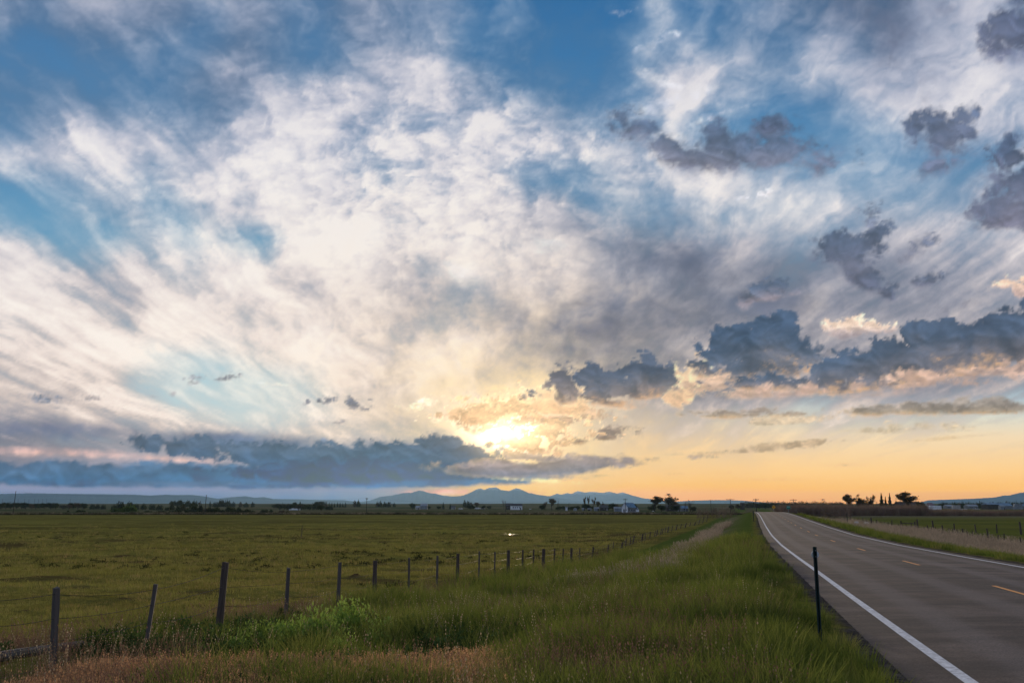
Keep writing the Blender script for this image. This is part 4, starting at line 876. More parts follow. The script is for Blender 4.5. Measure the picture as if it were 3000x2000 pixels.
MID = [('round', 947, 1153.5, 12, 1100, 'dark round tree at the left farmhouse below the mountains'), ('round', 985, 1161, 8, 1050, 'dark bush right of the grey barn below the mountains'),
 ('conifer', 1018, 1152, 6, 1100, 'taller of two dark conifers below the snowy peaks'), ('conifer', 1034, 1155, 4.5, 1100, 'shorter of two dark conifers below the snowy peaks'), ('round', 1007, 1161, 12, 1060, 'dark bush left of the two conifers'), ('round', 1082, 1158, 20, 1000, 'wide dark tree beside the white cars below the peaks'), ('open', 1095, 1152, 12, 1050, 'open-crowned tree behind the white cars below the peaks'),
 ('bare', 1157, 1144, 12, 1000, 'bare dead-looking tree left of the white farmhouse'), ('round', 1110, 1159, 9, 1000, 'dark bush right of the white cars below the peaks'), ('round', 1124, 1160, 8, 1000, 'small dark bush midway to the white farmhouse'),
 ('round', 1243, 1158, 14, 800, 'dark bushy tree at the left end of the farm trees'), ('open', 1252, 1150, 11, 800, 'open tree rising behind the leftmost farm bush'), ('open', 1268, 1142, 17, 800, 'thin-branched tree standing above the farm sheds'), ('bare', 1281, 1145, 8, 800, 'bare sapling right of the thin-branched farm tree'),
 ('round', 1283, 1161, 13, 780, 'dark bush under the bare sapling'), ('round', 1294, 1161, 13, 790, 'dark bush left of the small white shed'), ('bare', 1306, 1151, 7, 800, 'small bare tree above the white shed'), ('round', 1311, 1161, 15, 790, 'dark bush left of the grey tank'), ('round', 1325, 1160, 12, 800, 'dark bush behind the grey tank'),
 ('poplar', 1342, 1138, 12, 820, 'leftmost of the three tall poplars'), ('poplar', 1352, 1136.5, 8, 815, 'middle and tallest of the three poplars'), ('poplar', 1363, 1139.5, 11, 820, 'rightmost of the three tall poplars, leaning right'),
 ('round', 1341, 1155, 14, 790, 'dark bush under the leftmost poplar'), ('round', 1355, 1157, 15, 790, 'dark bush under the middle poplar'), ('open', 1373, 1149, 11, 830, 'small tree right of the poplars'), ('open', 1384, 1150, 9, 830, 'pale small tree left of the dark barn'), ('round', 1398, 1156, 11, 800, 'bush behind the dark barn'), ('round', 1407, 1154, 13, 800, 'dense dark tree between the dark barn and the white barn'), ('round', 1416, 1155, 8, 800, 'dark bush above the long shed'),
 ('round', 1461, 1154.5, 6, 700, 'small dark tree just behind the white barn'), ('open', 1504, 1136.5, 34, 640, 'left one of the two big cottonwoods'), ('open', 1534, 1130.5, 42, 640, 'biggest cottonwood, right of the barn'), ('round', 1497, 1156, 16, 650, 'dark bush at the foot of the left cottonwood'), ('round', 1519, 1158, 18, 650, 'dark bush between the two big cottonwoods'), ('round', 1548, 1158, 22, 640, 'dark bush at the foot of the biggest cottonwood'),
 ('bare', 1572, 1148, 13, 640, 'left one of the two bare trees right of the cottonwoods'), ('bare', 1586, 1143, 16, 600, 'taller bare tree right of the cottonwoods'), ('round', 1590, 1161, 14, 600, 'dark bush under the taller bare tree'),
 ('round', 1696, 1155, 11, 900, 'dark tree left of the small skyline building'), ('round', 1680, 1158, 9, 900, 'low bush at the foot of the cross-armed pole'), ('round', 1745, 1154, 16, 1100, 'dark clump on the skyline above the road crest'), ('round', 1758, 1155, 12, 1100, 'smaller dark clump beside the skyline clump above the road'),
 ('open', 1952, 1131, 28, 520, 'left tree of the group behind the willow thicket'), ('open', 1978, 1132, 26, 520, 'middle tree of the group behind the willow thicket'), ('open', 1998, 1133.5, 22, 525, 'right tree of the group, leaning towards the conifers'), ('round', 1951, 1155, 18, 530, 'dark bush under the left tree of the group'), ('round', 1978, 1149, 22, 530, 'dark bush under the middle tree of the group'), ('round', 1994, 1151, 16, 530, 'dark bush under the leaning tree of the group'),
 ('bare', 2015, 1143, 7, 520, 'small bare tree left of the conifers'), ('conifer', 2026, 1131, 15, 500, 'widest dark conifer, leftmost of the conifers'), ('conifer', 2035, 1139, 11, 505, 'shorter conifer leaning on the widest one'), ('conifer', 2045, 1131, 12, 500, 'narrow tall conifer right of the widest one'), ('bare', 2057, 1137, 10, 500, 'thin bare tree between conifers and dark barn'), ('round', 2057, 1154, 9, 500, 'bush left of the long dark barn'),
 ('open', 2088, 1125.5, 46, 480, 'broad round-headed tree rising over the long dark barn'), ('round', 2114, 1148, 18, 480, 'dense dark tree at the right end of the long barn'), ('round', 2123, 1152, 12, 480, 'low dark tree left of the hip-roofed house'), ('round', 2160, 1155, 8, 900, 'dark round tree right of the hip-roofed house')]
for i, (k, px, yt, w_, Y, lab) in enumerate(MID):
    nm = {'conifer': 'conifer', 'bare': 'bare_tree', 'poplar': 'poplar_tree', 'open': 'cottonwood_tree' if w_ > 20 else 'small_tree', 'round': 'bushy_tree'}[k]
    tree(nm, px, yt, w_, Y, k, i % (2 if k in ('conifer', 'poplar') else 3), lab)
g = 'dark hedge trees along the skyline behind the road'
for i in range(34):
    px = 1716+i*6.6; shrub(px, 1155.2+rnd.uniform(-.6, .8)+(.8 if px > 1900 else 0), 11, 1300, i % 4, 'low hedge tree on the skyline behind the road crest', g, 'hedge_tree', 'tree')
g = 'trees and bushes behind the distant buildings at the right edge'
for i in range(26):
    px = 2165+i*7.8; shrub(px, 1156.5+rnd.uniform(-1, 1), 10, 1250, i % 4, 'dark distant tree behind the buildings at the right edge', g, 'distant_tree', 'tree')
g = 'bare grey bushes left of the road crest'
BARESH = leafy("bare_twigs", [(.075, .058, .05), (.12, .09, .07)], .3, None, 1.4)
for i, (px, yt, w_) in enumerate([(1606, 1165, 14), (1622, 1164, 18), (1640, 1162, 20), (1655, 1160, 22), (1671, 1161, 22), (1686, 1164, 16)]): shrub(px, yt, w_, 300, i % 4, f'{ORD[i]} grey twiggy bush from the left, left of where the road crests', g, 'twiggy_bush', 'bush', BARESH)
g = 'grey twiggy bushes right of the road crest'
for i, (px, yt, w_) in enumerate([(1897, 1160, 26), (1911, 1157, 30), (1926, 1160, 24), (1945, 1163, 20)]): shrub(px, yt, w_, 262-i*2, i % 4, f'{ORD[i]} grey twiggy bush from the left, right of where the road crests', g, 'twiggy_bush', 'bush', BARESH)

# near bright green bushes at the fence (individual plants)
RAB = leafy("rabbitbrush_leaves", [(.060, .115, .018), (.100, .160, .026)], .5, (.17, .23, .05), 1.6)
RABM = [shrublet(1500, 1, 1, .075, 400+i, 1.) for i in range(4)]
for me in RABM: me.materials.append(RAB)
RBL = ['widest bright green bush below the fourth fence post', 'large bright green bush in the middle of the bushes by the fence', 'bright green bush nearest the dark fifth post', 'green bush right of the thick leaning post', 'green bush at the foot of the thick leaning post', 'small green bush behind the large middle one',
      'rightmost low green bush in front of the brown grass', 'low green bush half hidden in brown grass', 'small yellowish green bush surrounded by brown grass', 'dark green bush left of centre under the thick post', 'low green bush right of the leaning thin post', 'green bush between brown grass clumps']
for i, ((gx, gy, W), lab) in enumerate(zip(RBW, RBL)):
    tag(link('green_bush', RABM[i % 4], None, None, (gx, gy, float(height(gx, gy))-.04), (0, 0, rnd.uniform(0, 6)), (W*1.15, W*1.15, W*1.35)), lab, 'bush', 'bright green bushes below the left fence')

# ================================================================ FENCES
WOOD = simple("weathered_wood", (.115, .085, .068), .9, .45, 9, col2=(.035, .026, .022), bump=.5, sx=(1, 1, .12))
WOODG = simple("grey_wood", (.12, .105, .098), .9, .4, 9, col2=(.055, .046, .042), bump=.5, sx=(1, 1, .12))
WIRE = simple("rusty_wire", (.07, .05, .04), .6, .3, 20, metallic=.4)
def post_mesh(name, r, h, seed, square=False):
    q = random.Random(seed); mb = MB(); n = 4 if square else 9; lv = 7; b = 0
    for i in range(lv):
        t = i/(lv-1); z = -.3+(h+.3)*t
        for k in range(n):
            a = 2*math.pi*k/n+.6; rr = r*(1.08-.14*t)*(1+q.uniform(-.09, .09)); mb.v.append((rr*math.cos(a), rr*math.sin(a), z+(q.uniform(-.012, .012) if i == lv-1 else 0)))
    for i in range(lv-1):
        for k in range(n): a = i*n+k; c = i*n+(k+1) % n; mb.f.append((a, c, c+n, a+n))
    mb.v.append((0, 0, h-.004)); 
    for k in range(n): mb.f.append(((lv-1)*n+k, (lv-1)*n+(k+1) % n, lv*n))
    return mb.mesh(name)
PM = [post_mesh('post', 1, 1, 50+i) for i in range(4)]+[post_mesh('post', 1, 1, 60+i, True) for i in range(3)]
# left fence: chart x, y of each post top and its distance; thickness in m; lean
LFP = [(-120, 1362, 10.6, .035, 1), (130, 1348, 12.3, .046, 1), (358, 1340, 14.6, .042, 1), (518, 1290, 17.3, .066, 0), (663, 1303, 21.0, .050, 1), (781, 1290, 25.2, .050, 1), (862, 1287, 28.9, .068, 0), (940, 1280, 32.0, .042, 1), (1005, 1275, 35.5, .044, 1), (1052, 1271, 38.5, .070, 0), (1101, 1265, 42.0, .042, 1), (1137, 1266, 44.5, .042, 1), (1168, 1263, 47.0, .080, 0),
       (1201, 1262, 50.5, .05, 1), (1226, 1261, 53.5, .05, 1), (1249, 1260, 56.0, .10, 0), (1274, 1258, 59.5, .05, 1), (1294, 1259, 63.0, .05, 1), (1313, 1258, 66.5, .09, 0), (1332, 1257, 70, .05, 1), (1363, 1255, 77, .07, 0), (1398, 1250, 84, .07, 1), (1410, 1252, 88, .05, 1), (1430, 1245, 93, .09, 0), (1439, 1246, 97, .06, 1), (1449, 1243, 101, .06, 1), (1457, 1242, 105, .07, 0), (1477, 1239, 112, .09, 0), (1484, 1240, 116, .06, 1), (1495, 1237, 121, .07, 1), (1506, 1236, 126, .07, 1), (1511, 1236, 130, .09, 0),
       (1520, 1232, 136, .07, 1), (1524, 1231, 140, .07, 1), (1530, 1229, 145, .07, 1), (1537, 1227, 150, .09, 0), (1546, 1222, 157, .08, 1), (1556, 1218, 164, .09, 0), (1566, 1213, 172, .08, 1), (1577, 1209, 180, .10, 0), (1587, 1203, 190, .09, 1), (1598, 1198, 200, .10, 0), (1608, 1192, 212, .09, 1), (1617, 1187, 226, .10, 0), (1626, 1181, 242, .10, 1)]
def fence_left():
    lean_px = {1: (-12, 182), 2: (-24, 140), 3: (-15, 152), 4: (-8, 102), 5: (-5, 100)}
    base = []; tops = []
    o = empty('wire_fence', on(X_(-120, 10.6), 10.6), label='barbed wire fence on weathered wooden posts left of the road', cat='fence')
    oL = Vector(o.location)
    for i, (px, py, Y, r, sq) in enumerate(LFP):
        T = Vector(at(px, py, Y)); dxm = lean_px.get(i, (-1.5, 60)); bx = px+dxm[0]; B = Vector((X_(bx, Y), Y+.05*math.sin(i*2.), 0)); B.x = ray(bx, py+dxm[1])[0]*Y; B.z = float(height(B.x, B.y, False))
        if T.z-B.z < .55: T.z = B.z+.9
        d = T-B; L = d.length; me = PM[(i % 3)+4] if sq else PM[i % 4]
        p = link('post', me, None, o); p.location = B-oL; p.rotation_mode = 'QUATERNION'; p.rotation_quaternion = d.to_track_quat('Z', 'X'); p.scale = (r, r, L)
        p.data = me; 
        if len(p.material_slots) == 0: me.materials.append(WOOD)
        p.material_slots[0].link = 'OBJECT'; p.material_slots[0].material = WOODG if (sq and i < 12) else WOOD
        base.append(B); tops.append(T)
    p = o.children
    for wi, f in enumerate([.93, .70, .47, .2]):
        mb = MB(); pts = []
        for a in range(len(base)-1):
            A = base[a].lerp(tops[a], f+.03*math.sin(a*3.1+wi)); Bq = base[a+1].lerp(tops[a+1], f+.03*math.sin((a+1)*3.1+wi)); sag = .03+.02*math.sin(a+wi*2)
            if wi >= 2: sag += .06*abs(math.sin(a*1.7+wi))
            for k in range(6):
                t = k/6; q = A.lerp(Bq, t); q.z -= sag*4*t*(1-t); q.y -= .06; pts.append(q-oL)
        rads = [max(.0042, .00010*(q.y+oL.y)) for q in pts]; mb.tube(pts, rads, 3, False)
        # barbs on the near spans
        if wi < 3:
            for a in range(len(pts)-1):
                q0, q1 = pts[a], pts[a+1]
                if q0.y+oL.y > 22: break
                nb = max(1, int((q1-q0).length/.12))
                for b in range(nb):
                    c = q0.lerp(q1, (b+.5)/nb); v = Vector((rnd.uniform(-1, 1), rnd.uniform(-.3, .3), rnd.uniform(-1, 1))).normalized()*.016; mb.tube([c-v, c+v], .0018, 3, False)
        mb.build('wire', WIRE, o)
fence_left()
def run_fence(label, posts, r, h, wires, name='wire_fence', brace=None):
    o = empty(name, on(*posts[0][:2]), label=label, cat='fence'); oL = Vector(o.location); B = []; T = []
    for i, (x, y) in enumerate(posts):
        b = Vector(on(x, y)); hh = h*rnd.uniform(.88, 1.12)*(1.25 if i % 4 == 0 else 1); rr = r*(1.6 if i % 4 == 0 else 1)*rnd.uniform(.85, 1.15); t = b+Vector((rnd.uniform(-.10, .04), 0, hh)); me = PM[i % 4]
        d = t-b; p = link('post', me, WOOD, o); p.location = b-oL; p.rotation_mode = 'QUATERNION'; p.rotation_quaternion = d.to_track_quat('Z', 'X'); p.scale = (rr, rr, d.length); B.append(b); T.append(b+(d)/max(hh, .1)*h)
    for f in wires:
        mb = MB(); mb.tube([B[i].lerp(T[i], f)-oL for i in range(len(B))], [max(.003, .00009*b.y) for b in B], 3, False); mb.build('wire', WIRE, o)
    return o
# right-hand roadside fence (runs parallel to the road)
RFX = [2352+60, 2338, 2300, 2286, 2264, 2240, 2228, 2218, 2208, 2196, 2184, 2175, 2161, 2153, 2145, 2136, 2128, 2119, 2106, 2098, 2090, 2079, 2070, 2062, 2046, 2038, 2030, 2022, 2012, 2004, 1996, 1988, 1980, 1971, 1962, 1953, 1945, 1938, 1930]
posts = []
for px in RFX:
    lo, hi = 40., 330.
    for _ in range(50):
        m_ = .5*(lo+hi)
        if float(dlat(X_(px, m_), m_)) > 18.3: hi = m_
        else: lo = m_
    posts.append((X_(px, lo), lo))
run_fence('wire fence on short leaning posts between dry grass and right-hand pasture', posts, .055, 1.15, (.9, .62, .35))
# inner cross fence seen behind it, and the timber brace gate
posts = [(X_(px, Y), Y) for px, Y in [(1965, 205), (1990, 196), (2003, 190), (2017, 184)]]
posts = [(X_(px, Y), Y) for px, Y in [(2140, 150), (2188, 146), (2237, 142), (2285, 138), (2340, 134), (2400, 130)]]
run_fence('sparse inner fence of leaning dark posts across the right-hand pasture', posts, .09, 1.35, (.9, .5))
def brace():
    xs = [X_(2067, 160), X_(2099, 156)]; b = on(xs[0], 160); o = empty('fence_brace', b, label='timber brace frame of two posts and rail in the right-hand fence', cat='brace')
    L = Vector((xs[1]-xs[0], -4, 0)); MB().tube([(0, 0, -.3), (0, 0, 1.55)], .12, 8).build('post', WOOD, o); MB().tube([(L.x, L.y, -.3), (L.x, L.y, 1.55)], .12, 8).build('post', WOOD, o)
    MB().tube([(0, 0, 1.15), (L.x, L.y, 1.2)], .07, 7).build('rail', WOOD, o)
brace()
for px, Y, h, lab in [(1999, 175, 1.9, 'tall dark lone post standing left of the brace frame in the right-hand pasture'), (2104, 152, 1.9, 'tall dark post just right of the brace frame')]:
    b = on(X_(px, Y), Y); tag(MB().tube([(0, 0, -.3), (.03, 0, h*.5), (.0, 0, h)], [.16, .15, .13], 8).build('corner_post', WOOD, None, b), lab, 'post')
STONE = simple("pale_stone", (.55, .50, .45), .8, .2, 3)
for px, Y, lab in [(1965, 188, 'pale feed tub beside the far end of the right-hand fence'), (1974+14, 178, 'pale feed tub near the tall lone post')]:
    b = on(X_(px, Y), Y); tag(MB().tube([(0, 0, .1), (0, 0, .75), (0, 0, 1.0)], [.42, .5, .25], 10).build('feed_tub', STONE, None, b), lab, 'tub')

# ================================================================ ROAD FURNITURE
GRN = simple("dark_green_enamel", (.012, .035, .032), .55, .3, 6); REFL = simple("white_reflector", (.62, .66, .68), .25, .05, 6); GALV = simple("galvanised_steel", (.35, .36, .37), .5, .2, 5, metallic=.6)
def delineator(px, Y, toppy, label, wd=.06):
    x = ray(px, toppy)[0]*Y; z0 = float(height(x, Y)); top = at(px, toppy, Y)[2]; h = top-z0; o = empty('delineator_post', (x, Y, z0), label=label, cat='post', group='roadside delineator posts')
    mb = MB(); w_, t_ = wd*.5, .008                          # U-channel with flanges
    prof = [(-w_, -.006), (-w_*.55, -.006), (-w_*.45, .022), (w_*.45, .022), (w_*.55, -.006), (w_, -.006), (w_, -.010), (w_*.5, -.010), (w_*.4, .017), (-w_*.4, .017), (-w_*.5, -.010), (-w_, -.010)]
    b = 0; n = len(prof); mb.v = [(p[0], p[1], z) for z in (-.4, h) for p in prof]
    mb.f = [(i, (i+1) % n, n+(i+1) % n, n+i) for i in range(n)]+[tuple(range(n, 2*n))]
    c = mb.build('channel', GRN, o); c.rotation_euler = (0, math.radians(-.4), math.radians(8))
    bt = MB()
    for zz in (h-.05, h-.13): bt.tube([(0, -.018, zz), (0, -.008, zz)], .007, 6)
    bt.build('bolt', GALV, o)
    r = MB(); r.tube([(.004, .026, h-.105), (.004, .036, h-.105)], [.052, .052], 16); r.build('reflector', REFL, o)
delineator(1872, 13.0, 1255, 'dark green steel post with round reflector beside the road, closest', .055)
delineator(1730, 150, 1172, 'slim dark marker post on the left shoulder near the crest', .12)
delineator(1945, 172, 1178, 'slim dark marker post on the right shoulder near the crest', .12)
YEL = simple("yellow_sign_sheet", (.75, .36, .02), .5, .05, 3); SGN = simple("green_sign_sheet", (.02, .22, .15), .5, .05, 3); BLK = simple("black_print", (.02, .02, .02), .6, 0, 3)
def sign(px, py, Y, kind, label):
    x, _, zc = at(px, py, Y); z0 = float(height(x, Y)); o = empty('road_sign', (x, Y, z0), label=label, cat='sign'); h = zc-z0
    MB().box(-.05, .05, 0, .08, -.3, h+.4).build('sign_post', GALV, o)
    if kind == 'y':
        s = .62; MB().prism([(-s, h), (0, h-s), (s, h), (0, h+s)], -.05, -.02).build('panel', YEL, o)
        a = MB(); a.box(-.05, .05, -.06, -.053, h-.28, h+.08); a.prism([(-.16, h+.07), (.16, h+.07), (0, h+.3)], -.062, -.054); a.build('arrow', BLK, o)
    else:
        MB().box(-.6, .6, -.05, -.02, h-.5, h+.5).build('panel', SGN, o); MB().box(-.42, .42, -.06, -.052, h+.1, h+.25).build('stripe', REFL, o)
sign(1777, 1164, 290, 'y', 'yellow diamond warning sign beyond the road crest'); sign(1811, 1164.5, 300, 'g', 'small green road sign beyond the crest right of the yellow one')

# old timber lying in the near corner, thin stake out in the field, irrigation ditch
g0 = ground_at(-40, 1552); g1 = ground_at(186, 1502)
a = Vector((g0[0], g0[1], float(height(g0[0], g0[1]))+.17)); b = Vector((g1[0], g1[1], float(height(g1[0], g1[1]))+.12)); mid = (a+b)/2
o = tag(MB().tube([a-mid, (a-mid)*.4+Vector((0, 0, .012)), (b-mid)*.3, b-mid], [.075, .07, .068, .06], 9).build('fallen_log', WOODG, None, mid), 'grey weathered timber lying in the grass at the foot of the leftmost post', 'log')
b = on(X_(695, 122), 122); tag(MB().tube([(0, 0, -.2), (.03, 0, .8), (.05, 0, 1.6)], [.05, .045, .04], 6).build('stake', WOOD, None, b), 'thin dark stake standing alone in the middle of the left pasture', 'stake')
m, t, out = mat_new("ditch_water"); bb = N(t, "ShaderNodeBsdfPrincipled"); bb.inputs['Base Color'].default_value = (.02, .025, .02, 1); bb.inputs['Roughness'].default_value = .08
gg = N(t, "ShaderNodeNewGeometry"); nn = N(t, "ShaderNodeTexNoise", i_Scale=3); t.links.new(gg.outputs['Position'], nn.inputs['Vector']); bp = N(t, "ShaderNodeBump", i_Strength=.15, i_Distance=.05); t.links.new(nn.outputs[0], bp.inputs['Height']); t.links.new(bp.outputs[0], bb.inputs['Normal']); t.links.new(bb.outputs[0], out.inputs[0])
V = []; Fq = []
k = 0
for px0, px1 in ((1128, 1196), (1270, 1300), (1302, 1352), (1355, 1432), (1498, 1510), (1524, 1552)):
    q_ = px0
    while q_ < px1:
        ln = rnd.uniform(1.2, 3.4); n = 4; Yc = 136+.3*math.sin(q_*.1)+rnd.uniform(-.25, .25); wd = rnd.uniform(.05, .10)*(.3 if px0 < 1250 else 1)
        xs_ = [X_(q_+ln*i/n, Yc) for i in range(n+1)]; zz = max(float(height(a_, Yc)) for a_ in xs_)+.075
        for i, x in enumerate(xs_): w_ = wd*(1 if 0 < i < n else .1); V += [(x, Yc-w_, zz), (x, Yc+w_, zz)]
        for i in range(n): q = k+2*i; Fq.append((q, q+2, q+3, q+1))
        k += 2*(n+1); q_ += ln+rnd.uniform(1.0, 4.5)
tag(link('water', new_mesh('water', V, Fq), m), kind='structure', label='narrow strips of standing water glinting in the pasture')

# ================================================================ UTILITY POLES AND WIRES
POLE = simple("pole_timber", (.060, .045, .036), .9, .4, 3, bump=.3); INS = simple("grey_insulator", (.20, .20, .21), .4, .1, 3)
PT = {}
def pole(px, ytop, Y, arm, lab, grp, leanpx=0, rad=.17):
    x = X_(px, Y); z = float(height(x, Y)); H = at(px, ytop, Y)[2]-z; o = empty('utility_pole', (x, Y, z), label=lab, cat='utility pole', group=grp)
    MB().tube([(0, 0, -.5), (leanpx/2130*Y*.5, 0, H*.5), (leanpx/2130*Y, 0, H)], [rad, rad*.88, rad*.7], 7).build('shaft', POLE, o); lx = leanpx/2130*Y
    if arm: MB().box(lx-arm*.5, lx+arm*.5, -.16, -.02, H-.75, H-.55).build('crossarm', POLE, o)
    pts = [lx-arm*.45, lx-arm*.2, lx+arm*.2, lx+arm*.45] if arm else [lx, lx+.2]
    for q in pts: MB().tube([(q, -.08, H-.55), (q, -.08, H-.2)], .07, 6).build('insulator', INS, o)
    PT[px] = Vector((x+lx, Y, z+H-.25)); return o
pole(31, 1127, 440, 0, 'leftmost utility pole, leaning slightly in front of the juniper belt', None, 2); pole(471, 1136, 470, 0, 'utility pole standing among the dark bushes on the left', None, 1.5); pole(842, 1142.5, 500, 1.2, 'utility pole where the mountains begin', None, 0); pole(1161, 1150, 540, 0, 'utility pole just left of the white farmhouse', None); pole(1436.5, 1144, 520, 2.2, 'utility pole in front of the white gable barn', None)
pole(1633, 1146, 560, 0, 'plain utility pole left of the cross-armed one', None); pole(1678, 1144, 520, 4.6, 'cross-armed utility pole left of the road crest', None, 0, .2); pole(1737, 1144, 420, 2.4, 'utility pole at the left edge of the road crest', None, 0, .2); pole(1823, 1145, 500, 3.6, 'cross-armed utility pole right of the road crest', None, 0, .19); pole(1891, 1144.5, 560, 2.6, 'utility pole above the grey twiggy bushes', None, 0, .2)
def span(a, b, sag, lab, r=.022):
    A, B = PT[a], PT[b]; M = (A+B)/2; pts = []
    for i in range(17): t = i/16; q = A.lerp(B, t)-M; q.z -= sag*4*t*(1-t); pts.append(q)
    tag(MB().tube(pts, r, 3, False).build('power_line', WIRE, None, M), lab, 'power line')
PT[-400] = Vector((X_(-400, 420), 420, PT[31].z)); PT[2010] = Vector((X_(2000, 640), 640, PT[1891].z))
span(-400, 31, 1.2, 'power line leaving the leftmost pole at the left edge'); span(31, 471, 1.4, 'power line between the two leftmost poles'); span(471, 842, 1.4, 'power line from the bush pole to the mountain pole'); span(842, 1161, 1.4, 'power line below the snowy peaks'); span(1161, 1436.5, 1.2, 'power line from farmhouse pole to barn pole')
span(1633, 1678, .6, 'short power line left of the cross-armed pole'); span(1678, 1737, .6, 'power line from cross-armed pole to crest pole'); span(1737, 1823, .8, 'power line crossing above the road crest'); span(1823, 1891, .7, 'power line right of the road crest')
g = 'tiny distant poles on the left skyline'
for px in (4, 40, 55, 65, 78, 87, 96, 105, 160):
    x = X_(px, 1500); z = float(height(x, 1500)); tag(MB().tube([(0, 0, 0), (0, 0, at(px, 1145.5, 1500)[2]-z)], .16, 4).build('distant_pole', POLE, None, (x, 1500, z)), f'{ORD[[4, 40, 55, 65, 78, 87, 96, 105, 160].index(px)]} tiny distant pole from the left above the juniper belt', 'utility pole', g)

# ================================================================ BUILDINGS AND VEHICLES
WHT = simple("white_boards", (.80, .82, .84), .7, .12, .6); BLU = simple("blue_metal_roof", (.10, .21, .32), .45, .3, .5, metallic=.2); GRY = simple("grey_boards", (.20, .21, .22), .8, .25, .6); DRK = simple("dark_boards", (.055, .045, .042), .9, .3, .6); RFD = simple("dark_roof", (.05, .05, .055), .8, .2, .8); PAL = simple("pale_panel", (.38, .36, .33), .7, .15, .6); GLS = simple("window_glass", (.03, .04, .05), .1, 0, 3); TIN = simple("tin_sheet", (.22, .25, .28), .5, .2, .5, metallic=.3)
def house(name, px, Y, wpx, ridge_y, label, wall, roof, depth=8, eave=.58, rot=0., axis='side', door=True, wins=2, cat='house', hip=False):
    x = X_(px, Y); z = float(height(x, Y)); H = at(px, ridge_y, Y)[2]-z; L = wpx/2130*Y; D = depth; e = H*eave; o = empty(name, (x, Y, z-.05), math.radians(rot), label=label, cat=cat)
    hl, hd = L/2, D/2; b = MB()
    if axis == 'side':        # ridge along local x
        b.v = [(-hl, -hd, 0), (hl, -hd, 0), (hl, hd, 0), (-hl, hd, 0), (-hl, -hd, e), (hl, -hd, e), (hl, hd, e), (-hl, hd, e), (-hl, 0, H-.12), (hl, 0, H-.12)]
        b.f = [(0, 1, 5, 4), (2, 3, 7, 6), (1, 2, 6, 9, 5), (3, 0, 4, 8, 7)]
        ov = .3; hx = hl*.45 if hip else 0; r = MB(); r.v = [(-hl-ov, -hd-ov, e-.12), (hl+ov, -hd-ov, e-.12), (hl+ov, hd+ov, e-.12), (-hl-ov, hd+ov, e-.12), (-hl-ov+hx, 0, H), (hl+ov-hx, 0, H)]; r.f = [(0, 1, 5, 4), (2, 3, 4, 5), (1, 2, 5), (3, 0, 4), (3, 2, 1, 0)]
        b.build('wall', wall, o); r.build('roof', roof, o)
        # roofing sheets stand proud as ribs
        nr_ = max(3, int(L/1.6)); rb = MB()
        for i in range(nr_+1): q = -hl+L*i/nr_; rb.tube([(q, -hd-ov, e-.08), (q, 0, H+.03)], .05, 4, False) if not hip else None
        if rb.v: rb.build('roof_seams', roof, o)
        fx = [(-hd-.03, -1)]
        for i in range(wins): q = -hl+L*(i+.7)/(wins+.9); f = MB().box(q-.55, q+.55, -hd-.08, -hd-.02, e*.42, e*.42+1.1).build('window', PAL if wall is not PAL else WHT, o); MB().box(q-.45, q+.45, -hd-.10, -hd-.085, e*.42+.1, e*.42+1.0).build('pane', GLS, f)
        if door: q = hl-L*.18; MB().box(q-.5, q+.5, -hd-.09, -hd-.02, 0, 2.0).build('door', DRK if wall is not DRK else GRY, o)
    return o
# white gable barn in front, seen at its corner
def barn():
    Y = 548; xc, _, _ = at(1442, 1176, Y); z = float(height(xc, Y)); o = empty('barn', (xc, Y, z), math.radians(28), label='white gable barn with blue metal roof behind the pasture', cat='barn')
    A, B_, e, H = 4.6, 7.2, 3.3, 5.7   # gable width along -x, length along +x after rotation: corner at the origin
    b = MB(); b.v = [(0, 0, 0), (-A, 0, 0), (-A, 0, e), (-A/2, 0, H-.15), (0, 0, e)]; b.f = [(0, 1, 2, 3, 4)]
    s = MB(); s.box(-A, 0, .02, B_, 0, e); s2 = MB(); s2.v = [(-A, B_, e), (0, B_, e), (-A/2, B_, H-.15)]; s2.f = [(0, 1, 2)]
    b.build('gable_wall', WHT, o); s.build('wall', GRY, o); s2.build('rear_gable', GRY, o)
    r = MB(); ov = .35; sl = (H-e)/(A/2)
    r.v = [(-A-ov, -ov, e-ov*sl), (-A/2, -ov, H), (ov, -ov, e-ov*sl), (-A-ov, B_+ov, e-ov*sl), (-A/2, B_+ov, H), (ov, B_+ov, e-ov*sl)]; r.f = [(0, 1, 4, 3), (1, 2, 5, 4)]
    ro = r.build('roof', BLU, o); sm = MB()
    for i in range(9): q = -ov+(B_+2*ov)*i/8; sm.tube([(ov, q, e-ov*sl+.04), (-A/2, q, H+.04)], .045, 4, False)
    sm.build('seam', BLU, ro)
    MB().box(-A*.72, -A*.72+.9, -.06, -.01, 0, 2.0).build('door', RFD, o); MB().box(-A*.30, -A*.30+.6, -.06, -.01, 1.3, 1.9).build('window', GLS, o)
    for q in (1.2, 3.4, 5.6): MB().box(.01, .05, q-.35, q+.35, 1.2, 1.9).build('window', GLS, o)
    o.rotation_euler = (0, 0, math.radians(-38))
    o.rotation_euler = (0, 0, math.radians(-(90-42)))
    return o
barn()
house('shed', 1419, 640, 16, 1163, 'low long shed joined to the left of the white barn', TIN, TIN, 5, .7, 0, 'side', False, 0, 'shed')
house('dark_barn', 1387, 760, 16, 1159, 'dark brown barn left of the long shed', DRK, RFD, 8, .55, 5, 'side', True, 1, 'barn')
house('shed', 1370, 720, 10, 1164, 'pale blue-grey shed under the right-hand poplar', TIN, TIN, 5, .7, 0, 'side', True, 0, 'shed')
house('shed', 1340, 740, 6, 1166, 'tiny grey shed under the leftmost poplar', GRY, TIN, 4, .7, 0, 'side', True, 0, 'shed')
